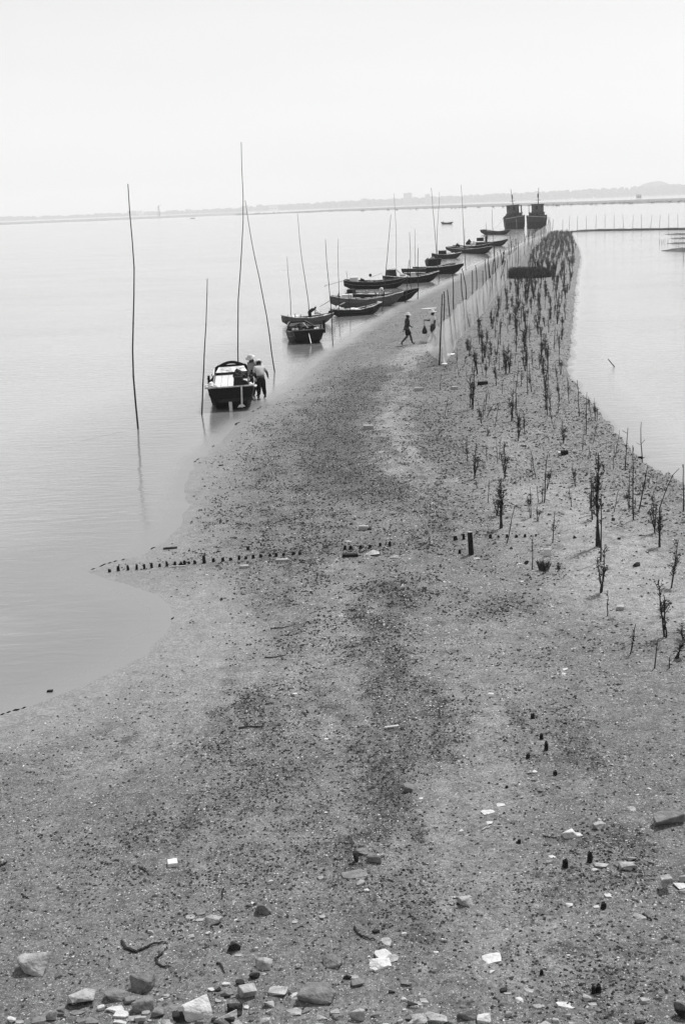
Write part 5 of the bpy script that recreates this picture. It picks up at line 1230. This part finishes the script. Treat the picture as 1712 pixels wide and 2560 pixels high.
# ------------------------------------------------------------------ gravel: shells and clods
def scatter(name, n, sizes, m, weight, ymin, ymax, fall, flatn, label, cat):
    rs = np.random.RandomState(hash(name) % 1000 if False else len(name)); k = n * 6
    y = ymin * (ymax / ymin) ** rs.rand(k)
    # constant ground density to 'fall', thinning beyond
    p = (.62 * y + 8) * y * np.where(y < fall, 1, (fall / y) ** 2.0)
    x = (rs.rand(k) * 2 - 1) * (.31 * y + 4)
    H_, dl_, dr_, in_, rg_ = terrain(x, y); mk_ = masks(x, y)
    p = p * weight(mk_, dl_, rg_, x, y) * (in_ & (H_ > .01)); p /= p.max()
    q = np.sort(p)[::-1]; 
    pick = rs.choice(k, size=n, replace=False, p=p / p.sum()); x, y, H_ = x[pick], y[pick], H_[pick]
    s = sizes(rs, n, y) if callable(sizes) else rs.uniform(*sizes, n)
    s = s * np.clip(y / 26, .62, 1); a = rs.rand(n) * 6.283
    o8 = np.array([(1, 0, 0), (0, 1, 0), (-1, 0, 0), (0, -1, 0), (0, 0, 1), (0, 0, -1)], float)
    V = o8[None] * (1 + (rs.rand(n, 6, 1) - .5) * .7) + (rs.rand(n, 6, 3) - .5) * .45
    V *= s[:, None, None]; V[:, :, 2] *= flatn * (.6 + .8 * rs.rand(n, 1)); V[:, :, 0] *= (.8 + .9 * rs.rand(n, 1))
    c, sn = np.cos(a)[:, None], np.sin(a)[:, None]; X_ = V[:, :, 0] * c - V[:, :, 1] * sn; Y_ = V[:, :, 0] * sn + V[:, :, 1] * c
    V = np.stack([X_ + x[:, None], Y_ + y[:, None], V[:, :, 2] + (H_ + s * flatn * .35)[:, None]], -1).reshape(-1, 3)
    T = np.array([(0, 1, 4), (1, 2, 4), (2, 3, 4), (3, 0, 4), (1, 0, 5), (2, 1, 5), (3, 2, 5), (0, 3, 5)])
    Q = (T[None] + (np.arange(n) * 6)[:, None, None]).reshape(-1, 3)
    o = np_mesh(name, V, Q, m, smooth=False); return tag(o, label, cat, kind='stuff')
ag = lambda a: (lambda rs, n, y: a[0] + (a[1] - a[0]) * rs.rand(n) ** 4.5)
wp = lambda mk_, dl_, rg_, x, y: np.clip(dl_ / 4, .06, 1) * (1 - .3 * mk_['dark']) * (.35 + 1.3 * np.clip(fbm(x * .6, y * .6) * 2 - .6, 0, 1))
wc = lambda mk_, dl_, rg_, x, y: np.clip(dl_ / 3.0, .04, 1) * (.20 + 2.6 * mk_['dark'] ** 1.2 + .9 * rg_) * (1 - .85 * mk_['pale']) * (np.clip(fbm(x * 2.6 + 3, y * 1.8, 4) * 5 - 1.9, .08, 2) * np.clip(y / 26, .45, 1) + .5 * np.clip(1.5 - y / 20, 0, 1)) * (.3 + 1.4 * np.clip(fbm(x * .8 + 5, y * .8) * 2 - .6, 0, 1))
scatter('shell_pebbles', 98000, ag((.006, .024)), M['pebble'], wp, 9, 60, 19, .55, 'small pale shells and pebbles strewn over the gravelly mud', 'pebbles')
scatter('mud_clods', 165000, ag((.006, .034)), M['clod'], wc, 9, 110, 42, .6, 'small dark stones and clods strewn over the gravelly mud', 'gravel')
wb_ = lambda mk_, dl_, rg_, x, y: (.0 + rg_ ** 1.5) * (1 - .5 * mk_['pale'])
scatter('bank_clods', 8500, ag((.010, .050)), M['clod'], wb_, 24, 120, 60, .6, 'dark broken clods along the right hand bank', 'clods')

# ------------------------------------------------------------------ seedlings
def seedling_meshes(kind, seed):
    rs = random.Random(seed); st = MB(); lf = MB(); ns = {0: 1, 1: 1, 2: 2, 3: 3}[kind]
    for q in range(ns):
        h = 1.0 if q == 0 else rs.uniform(.6, .85); lx, ly = rs.uniform(-.06, .06) * (1 + q), rs.uniform(-.06, .06); ox = rs.uniform(-.04, .04) * q
        pts = [Vector((ox + lx * (i / 6) + rs.uniform(-.012, .012), ly * (i / 6), -.08 if i == 0 else h * i / 6)) for i in range(7)]
        st.tube(pts, [.0145 * (1 - .55 * i / 6) for i in range(7)], 5)
        if kind == 0: 
            for _ in range(rs.randint(0, 3)):
                u = rs.uniform(.3, .9); p_ = Vector((ox + lx * u, ly * u, h * u)); st.tube([p_, p_ + Vector((rs.uniform(-.12, .12), rs.uniform(-.1, .1), .08))], .006, 4)
            continue
        top = .9 if q else rs.uniform(.62, .95)
        for b in range(rs.randint(8, 13)):
            u = rs.uniform(.32, top); p_ = Vector((ox + lx * u, ly * u, h * u)); a = rs.uniform(0, 6.28); e = p_ + Vector((math.cos(a) * rs.uniform(.02, .09), math.sin(a) * rs.uniform(.02, .09), rs.uniform(.04, .15)))
            st.tube([p_, e], .006, 3)
            for k in range(rs.randint(4, 8)):
                c = p_.lerp(e, rs.uniform(.3, 1.1)) + Vector((rs.uniform(-.04, .04), rs.uniform(-.04, .04), rs.uniform(-.04, .05)))
                d = Vector((rs.uniform(-1, 1), rs.uniform(-1, 1), rs.uniform(-.6, 1))).normalized(); s_ = d.cross(Vector((rs.uniform(-1, 1), rs.uniform(-1, 1), rs.uniform(-1, 1)))).normalized(); l = rs.uniform(.035, .065)
                lf.add([c, c + d * l * .5 + s_ * l * .22, c + d * l, c + d * l * .5 - s_ * l * .22], [(0, 1, 2, 3)])
    return st, lf
PROT = []
def proto(kind, seed):
    st, lf = seedling_meshes(kind, seed)
    t = empty('seedling', (0, 0, 0)); st.build('stem', 'stem', t)
    if lf.v: lf.build('foliage', 'leaf', t)
    return t
bare = [proto(0, s) for s in (1, 2, 3, 4)]; leafy = [proto(1, s) for s in (11, 12, 13, 14)] + [proto(2, s) for s in (21, 22, 23)]; multi = [proto(3, s) for s in (31, 32)]
used = set()
def seedling(b, top, kind, label, n=0, bulk=1.0):
    pool = {'b': bare, 'l': leafy, 'm': multi}[kind]; pr = pool[n % len(pool)]
    p = G(*b); T_ = at_y(top[0], top[1], p.y); d = T_ - p; h = d.length
    t = pr if pr.name not in used else copy_tree(pr); used.add(pr.name)
    t.location = p; wscale = max(.8, min(h, 1.2)) * bulk * 1.0; t.scale = (wscale, wscale, h)
    ry = math.atan2(d.x, d.z); t.rotation_euler = Euler((0, ry, 0)); t.rotation_euler.rotate_axis('Z', random.uniform(0, 6.28)); 
    return tag(t, label, 'seedling', 'planted mangrove seedlings on the spit')
S_ = [
 ((1111, 1040), (1123, 991), 'b', 'bare thin stick slanting right, alone beside the path'),
 ((1182, 1023), (1180, 914), 'm', 'tall bushy seedling left of the long black slab'),
 ((1205.5, 1050), (1210, 994), 'b', 'bare stick beside the low forked seedling'),
 ((1215.4, 1043), (1232, 1007), 'l', 'low forked leafy seedling next to a bare stick'),
 ((1218, 1089), (1222, 1065), 'l', 'very small seedling between the upper and lower groups'),
 ((1240, 964.6), (1239, 900), 'l', 'dark leafy seedling just above the long black slab'),
 ((1247, 926), (1247, 880), 'b', 'slim stick behind the dark seedling above the slab'),
 ((1258, 918), (1262, 884), 'l', 'small leafy seedling leaning right above the slab'),
 ((1254, 985), (1253, 948), 'b', 'faint thin stick right of the long black slab'),
 ((1281, 1053), (1276, 975), 'm', 'bushy seedling with a dark leaf clump in mid view'),
 ((1289, 1039), (1286.7, 951.6), 'b', 'tall bare stick rising from the bushy clump'),
 ((1296, 1067), (1295, 1021), 'l', 'leafy seedling left of the forked stemmed one'),
 ((1311, 1087), (1303, 1027), 'l', 'seedling with a long bare stem and leafy top'),
 ((1302, 964.6), (1302, 926), 'l', 'small leafy seedling left of the very tall stick'),
 ((1318, 986.5), (1318, 860), 'b', 'very tall straight stick among the middle rows'),
 ((1311, 928), (1307, 870), 'm', 'dense dark seedling left of the very tall stick'),
 ((1362.7, 1025), (1358, 955), 'm', 'dark leafy seedling in the right middle row'),
 ((1366.7, 1039), (1367, 970), 'b', 'thin stick in front of the right middle row seedling'),
 ((1368.6, 973.5), (1369, 872), 'b', 'tall black stick of the right middle row'),
 ((1361, 972), (1360, 890), 'm', 'leafy seedling left of the tall black stick at right'),
 ((1348, 924), (1347, 880), 'l', 'small seedling behind the right middle row'),
 ((1408.5, 1109), (1406, 1051), 'm', 'broad bushy seedling above the black block'),
 ((1167.7, 1154.6), (1164, 1108), 'l', 'drooping seedling left of the V shaped one'),
 ((1185.6, 1196), (1192, 1110), 'm', 'V shaped seedling with a thick black base'),
 ((1247, 1148.7), (1247, 1092), 'b', 'upright bare stick left of the tall tufted seedling'),
 ((1262, 1195.5), (1260, 1107), 'm', 'tall tufted seedling in the middle of the sparse part'),
 ((1338.8, 1197.5), (1329, 1123), 'b', 'bare stick leaning left, right of the tall tufted seedling'),
 ((1358.7, 1256.6), (1366, 1137), 'b', 'very long bare stick leaning right in the sparse part'),
 ((1355, 1256), (1357, 1205), 'l', 'leafy seedling at the foot of the long right leaning stick'),
 ((1192.5, 1222), (1190, 1200), 'l', 'tiny seedling below the V shaped one'),
 ((1219, 1256.6), (1221, 1198), 'b', 'thin stem with a curled tip left of the ragged one'),
 ((1243, 1288.5), (1241, 1232), 'm', 'seedling with rags caught in its leaves, upper'),
 ((1254, 1320), (1249, 1192), 'm', 'tall ragged seedling topped by a long bare tip'),
 ((1266, 1358), (1278, 1263.6), 'b', 'forked stick growing out of a stump in the row'),
 ((1330, 1424.8), (1329, 1339), 'b', 'thin wavy bare stem beside the dark hollow stone'),
 ((1380.6, 1357), (1385.6, 1277.5), 'l', 'black stem with a few leaves right of the stump row'),
 ((1397.5, 1420), (1397, 1409), 'l', 'tiny sprout right of the grass tuft'),
 ((1422, 1010), (1420, 943), 'l', 'black stem near the right bank, farthest of four'),
 ((1447, 1037), (1445, 950), 'b', 'tall bare stick at the right bank, second of four'),
 ((1463.7, 1086), (1468.7, 980.5), 'b', 'thick black stick at the right bank, third of four'),
 ((1561, 1176.5), (1562.6, 1070), 'b', 'slim stick standing against the right hand water'),
 ((1582, 1299.7), (1582, 1111), 'b', 'very tall black stick beside the right waterline'),
 ((1586, 1270), (1588, 1245), 'l', 'low seedling at the foot of the very tall black stick'),
 ((1603, 1156.6), (1597, 1056), 'b', 'tall stick leaning left at the right waterline'),
 ((1597, 1272), (1614, 1163.6), 'l', 'slanting seedling right of the very tall black stick'),
 ((1474.6, 1140.7), (1473, 1112), 'b', 'short thin stick above the tall twin seedling'),
 ((1488.7, 1366), (1482, 1133), 'm', 'tallest seedling clump at right, with twin stems'),
 ((1480, 1300), (1478, 1215), 'l', 'leafy stem leaning on the tallest clump'),
 ((1501, 1404), (1499.8, 1237.6), 'b', 'long thin forked stem in front of the tallest clump'),
 ((1504, 1481.5), (1506, 1366), 'm', 'bushy seedling directly below the tallest clump'),
 ((1517.5, 1540), (1522, 1477), 'b', 'thin bare stem left of the white topped brick'),
 ((1575, 1634.5), (1582, 1559), 'l', 'thin stem with a leafy top, right foreground'),
 ((1635, 1670), (1646, 1592), 'b', 'pale thin stem leaning right, lowest of the planting'),
 ((1659.4, 1592.4), (1655, 1452.7), 'm', 'thick dark seedling with a leafy right branch near the edge'),
 ((1677, 1469), (1688, 1350.7), 'l', 'dark slanting stem near the right edge'),
 ((1635, 1333), (1628, 1237.6), 'm', 'bushy dark seedling left of the long bent one'),
 ((1646, 1368.5), (1650, 1270), 'm', 'leafy twin stemmed base of the long bent stick'),
 ((1707, 1278.7), (1705.5, 1162.6), 'b', 'straight black stick cut by the right edge'),
 ((1686, 1645.6), (1700, 1595), 'm', 'spreading twiggy seedling at the right edge'),
 ((1705, 1600), (1706, 1560), 'm', 'leafy seedling cut by the right edge'),
 ((1671.6, 1670), (1674, 1640), 'b', 'short thin stem below the spreading seedling'),
 ((1572, 1238.8), (1574, 1185), 'b', 'faint thin stick left of the very tall black stick'),
 ((1100, 975), (1100, 936), 'b', 'thin stick just below the first net stake'),
 ((1226, 905), (1226, 860), 'l', 'leafy seedling near the net, above the slab'),
 ((1345, 1256), (1345, 1215), 'b', 'faint stem left of the long right leaning stick'),
]
for i, (b, t_, k_, l_) in enumerate(S_): seedling(b, t_, k_, l_, i, bulk={'b': 1.1, 'l': 1.2, 'm': 1.25}[k_])
# long bent stick at the right
P = [G(1646, 1368)]; y_ = P[0].y
P += [at_y(1400 + a * .2217, 1180 + b * .2217, y_) for a, b in ((1120, 400), (1165, 270), (1215, 140), (1270, 30))] + [at_y(1696.5, 1171, y_)]
o = MB().tube([q - P[0] for q in P], [.016, .014, .012, .010, .008, .006], 5).build('bent_stick', 'stem'); o.location = P[0]
tag(o, 'long thin stick bending right over the right hand water', 'stick')
# generated rows farther down the spit
netx = np.array([(p.y, p.x) for p in NB]); netx = netx[np.argsort(netx[:, 0])]
def xnet(y): return float(np.interp(y, netx[:, 0], netx[:, 1]))
rwy = RW[4:]; rwo = rwy[np.argsort(rwy[:, 1])]
def xright(y): return float(np.interp(y, rwo[:, 1], rwo[:, 0]))
spots = []; rs = random.Random(5)
y = 58.0
rows_n = 7
for r_ in range(rows_n):
    y = 56 + rs.uniform(0, 3)
    while y < 285:
        fr = (r_ + .5) / rows_n; xl, xr = xnet(y) + .9, xright(y) - .35
        x = xl + (xr - xl) * fr + rs.uniform(-.35, .35)
        if rs.random() < (.90 if y < 110 else .66): spots.append((x, y, rs.uniform(.7, 1.15) * (1.0 if y < 100 else 1.15)))
        y += rs.uniform(1.6, 3.0) * (1.0 if y < 115 else .75)
spots.sort(key=lambda s: s[1])
near_s, far_s = spots[:225], spots[225:]
# each far seedling is small: one mesh per plant
smesh = []
for s in range(8):
    st, lf = seedling_meshes([1, 2, 3, 3, 1, 2, 3, 0][s], 50 + s)
    me = bpy.data.meshes.new('seedling'); nV = len(st.v); me.from_pydata(st.v + lf.v, [], st.f + [tuple(i + nV for i in f) for f in lf.f])
    me.materials.append(M['stem']); me.materials.append(M['leaf']); me.polygons.foreach_set('material_index', [0] * len(st.f) + [1] * len(lf.f)); smesh.append(me)
for x, y, h in near_s:
    o = bpy.data.objects.new('seedling', smesh[rs.randrange(8)]); C.objects.link(o); o.location = (x, y, max(0, hgt(x, y)))
    o.scale = (1.5 * h, 1.5 * h, h * 1.05); o.rotation_euler = (rs.uniform(-.06, .06), rs.uniform(-.08, .08), rs.uniform(0, 6.28))
    fr = (x - xnet(y)) / max(1, xright(y) - xnet(y))
    lat = 'by the net fence' if fr < .34 else ('mid strip' if fr < .67 else 'by the right waterline')
    dst = 'level with the walking men' if y < 72 else ('just beyond the walking men' if y < 88 else ('short of the dark brush patch' if y < 112 else ('beside or just past the dark brush patch' if y < 135 else 'well past the dark brush patch')))
    tag(o, 'small leafy seedling ' + lat + ', ' + dst, 'seedling', 'seedlings ' + lat + ', ' + dst)
k_ = 0
while k_ < 62:
    x, y = rs.uniform(4, 13), rs.uniform(30, 62); pr_ = cam.matrix_world.inverted() @ Vector((x, y, .3)); sx, sy = 856 + F * pr_.x / -pr_.z, 1280 - F * pr_.y / -pr_.z
    if not (1130 + (sy - 900) * .25 < sx < 1700 and 880 < sy < 1330) or x > xright(max(y, rwo[0][1])) - .5 or x < xnet(max(y, 62)) + .3 - (62 - max(y, 50)) * .1: continue
    o = bpy.data.objects.new('seedling', smesh[rs.choice((0, 4, 7, 7, 1))]); C.objects.link(o); o.location = (x, y, max(0, hgt(x, y))); h = rs.uniform(.35, .95)
    o.scale = (.8, .8, h); o.rotation_euler = (rs.uniform(-.12, .12), rs.uniform(-.2, .2), rs.uniform(0, 6.28)); k_ += 1
    z_ = 'nearer than the black block' if y < 42 else 'between the black slab and the black block' if y < 51 else 'level with the long black slab'
    tag(o, 'thin little twiggy seedling in the sparse planting, ' + z_, 'seedling', 'thin twiggy seedlings ' + z_)
V = []; Fq = []; mi = []
base_v = [np.array([v.co[:] for v in m_.vertices]) for m_ in smesh]; base_f = [[tuple(p.vertices) for p in m_.polygons] for m_ in smesh]
mb = MB()
for x, y, h in far_s:
    k = rs.randrange(7); a = rs.uniform(0, 6.28); c, s = math.cos(a), math.sin(a); b = base_v[k] * np.array([1.5 * h, 1.5 * h, h * 1.0]); z = max(0, hgt(x, y))
    mb.add(np.stack([b[:, 0] * c - b[:, 1] * s + x, b[:, 0] * s + b[:, 1] * c + y, b[:, 2] + z], 1).tolist(), base_f[k])
tag(mb.build('far_seedlings', 'leaf_far'), 'dense dark seedlings at the far end of the planted rows', 'seedlings', kind='stuff')
# low ground cover at far end between the rows
def blades(n, region, hmin, hmax, lean=.3, seed=3, wdt=.02):
    r2 = random.Random(seed); mb = MB()
    for _ in range(n):
        x, y = region(r2); z = max(0, hgt(x, y)) if n < 1500 else region.z; a = r2.uniform(0, 6.28); h = r2.uniform(hmin, hmax); lx, ly = r2.uniform(-lean, lean) * h, r2.uniform(-lean, lean) * h
        wx, wy = math.cos(a) * wdt, math.sin(a) * wdt
        mb.add([(x - wx, y - wy, z - .02), (x + wx, y + wy, z - .02), (x + lx * .5 + wx * .7, y + ly * .5 + wy * .7, z + h * .6), (x + lx * .5 - wx * .7, y + ly * .5 - wy * .7, z + h * .6), (x + lx, y + ly, z + h)], [(0, 1, 2, 3), (3, 2, 4)])
    return mb
# dark brush patch
c0, c1 = G(1284, 697), G(1376, 693)
class Reg: pass
def reg(r2):
    u = r2.random(); w_ = r2.random(); p_ = c0.lerp(c1, u); return p_.x + r2.uniform(-.3, .3), p_.y + .8 - .8 * math.sin(u * 3.14) + w_ * 4.8 * max(.15, math.sin(.25 + u * 2.6)) ** .7
reg.z = c0.z
o = blades(6500, reg, .4, 1.15, .5, 3, .025).build('brush_patch', 'grass'); tag(o, 'dense dark patch of brush across the planted rows', 'brush', kind='stuff')
def tuft(px, py, r, h, n, label):
    p_ = G(px, py); q = random.Random(int(px)); mb = MB()
    for _ in range(n):
        a = q.uniform(0, 6.28); d = q.uniform(0, r); l = q.uniform(.5, 1) * h; k = q.uniform(.1, .6)
        x, y = math.cos(a) * d, math.sin(a) * d; mb.add([(x - .004, y, -.02), (x + .004, y, -.02), (x * (1 + k * .6) + .002, y * (1 + k * .6), l * .7), (x * (1 + k * 2), y * (1 + k * 2), l)], [(0, 1, 2), (0, 2, 3)])
    o = mb.build('grass_tuft', 'grass'); o.location = p_; tag(o, label, 'grass')
tuft(1359, 1426, .10, .24, 130, 'dark grass tuft below the white plastic bag')
tuft(1395, 1424, .03, .12, 60, 'tiny grass sprig right of the dark grass tuft')
for m_ in bare + leafy + multi:
    if m_.name not in used:
        for ch in list(m_.children): bpy.data.objects.remove(ch)
        bpy.data.objects.remove(m_)

# ------------------------------------------------------------------ haze
hz = bpy.data.materials.new('haze'); hz.use_nodes = True; h_ = hz.node_tree; h_.nodes.clear()
pv = h_.nodes.new('ShaderNodeVolumePrincipled'); pv.inputs['Color'].default_value = (.93, .93, .93, 1); pv.inputs['Density'].default_value = .00020
ho = h_.nodes.new('ShaderNodeOutputMaterial'); h_.links.new(pv.outputs[0], ho.inputs['Volume'])
o = MB().box((0, 3880, 64), (16400, 8400, 132)).build('haze', hz); tag(o, kind='stuff')
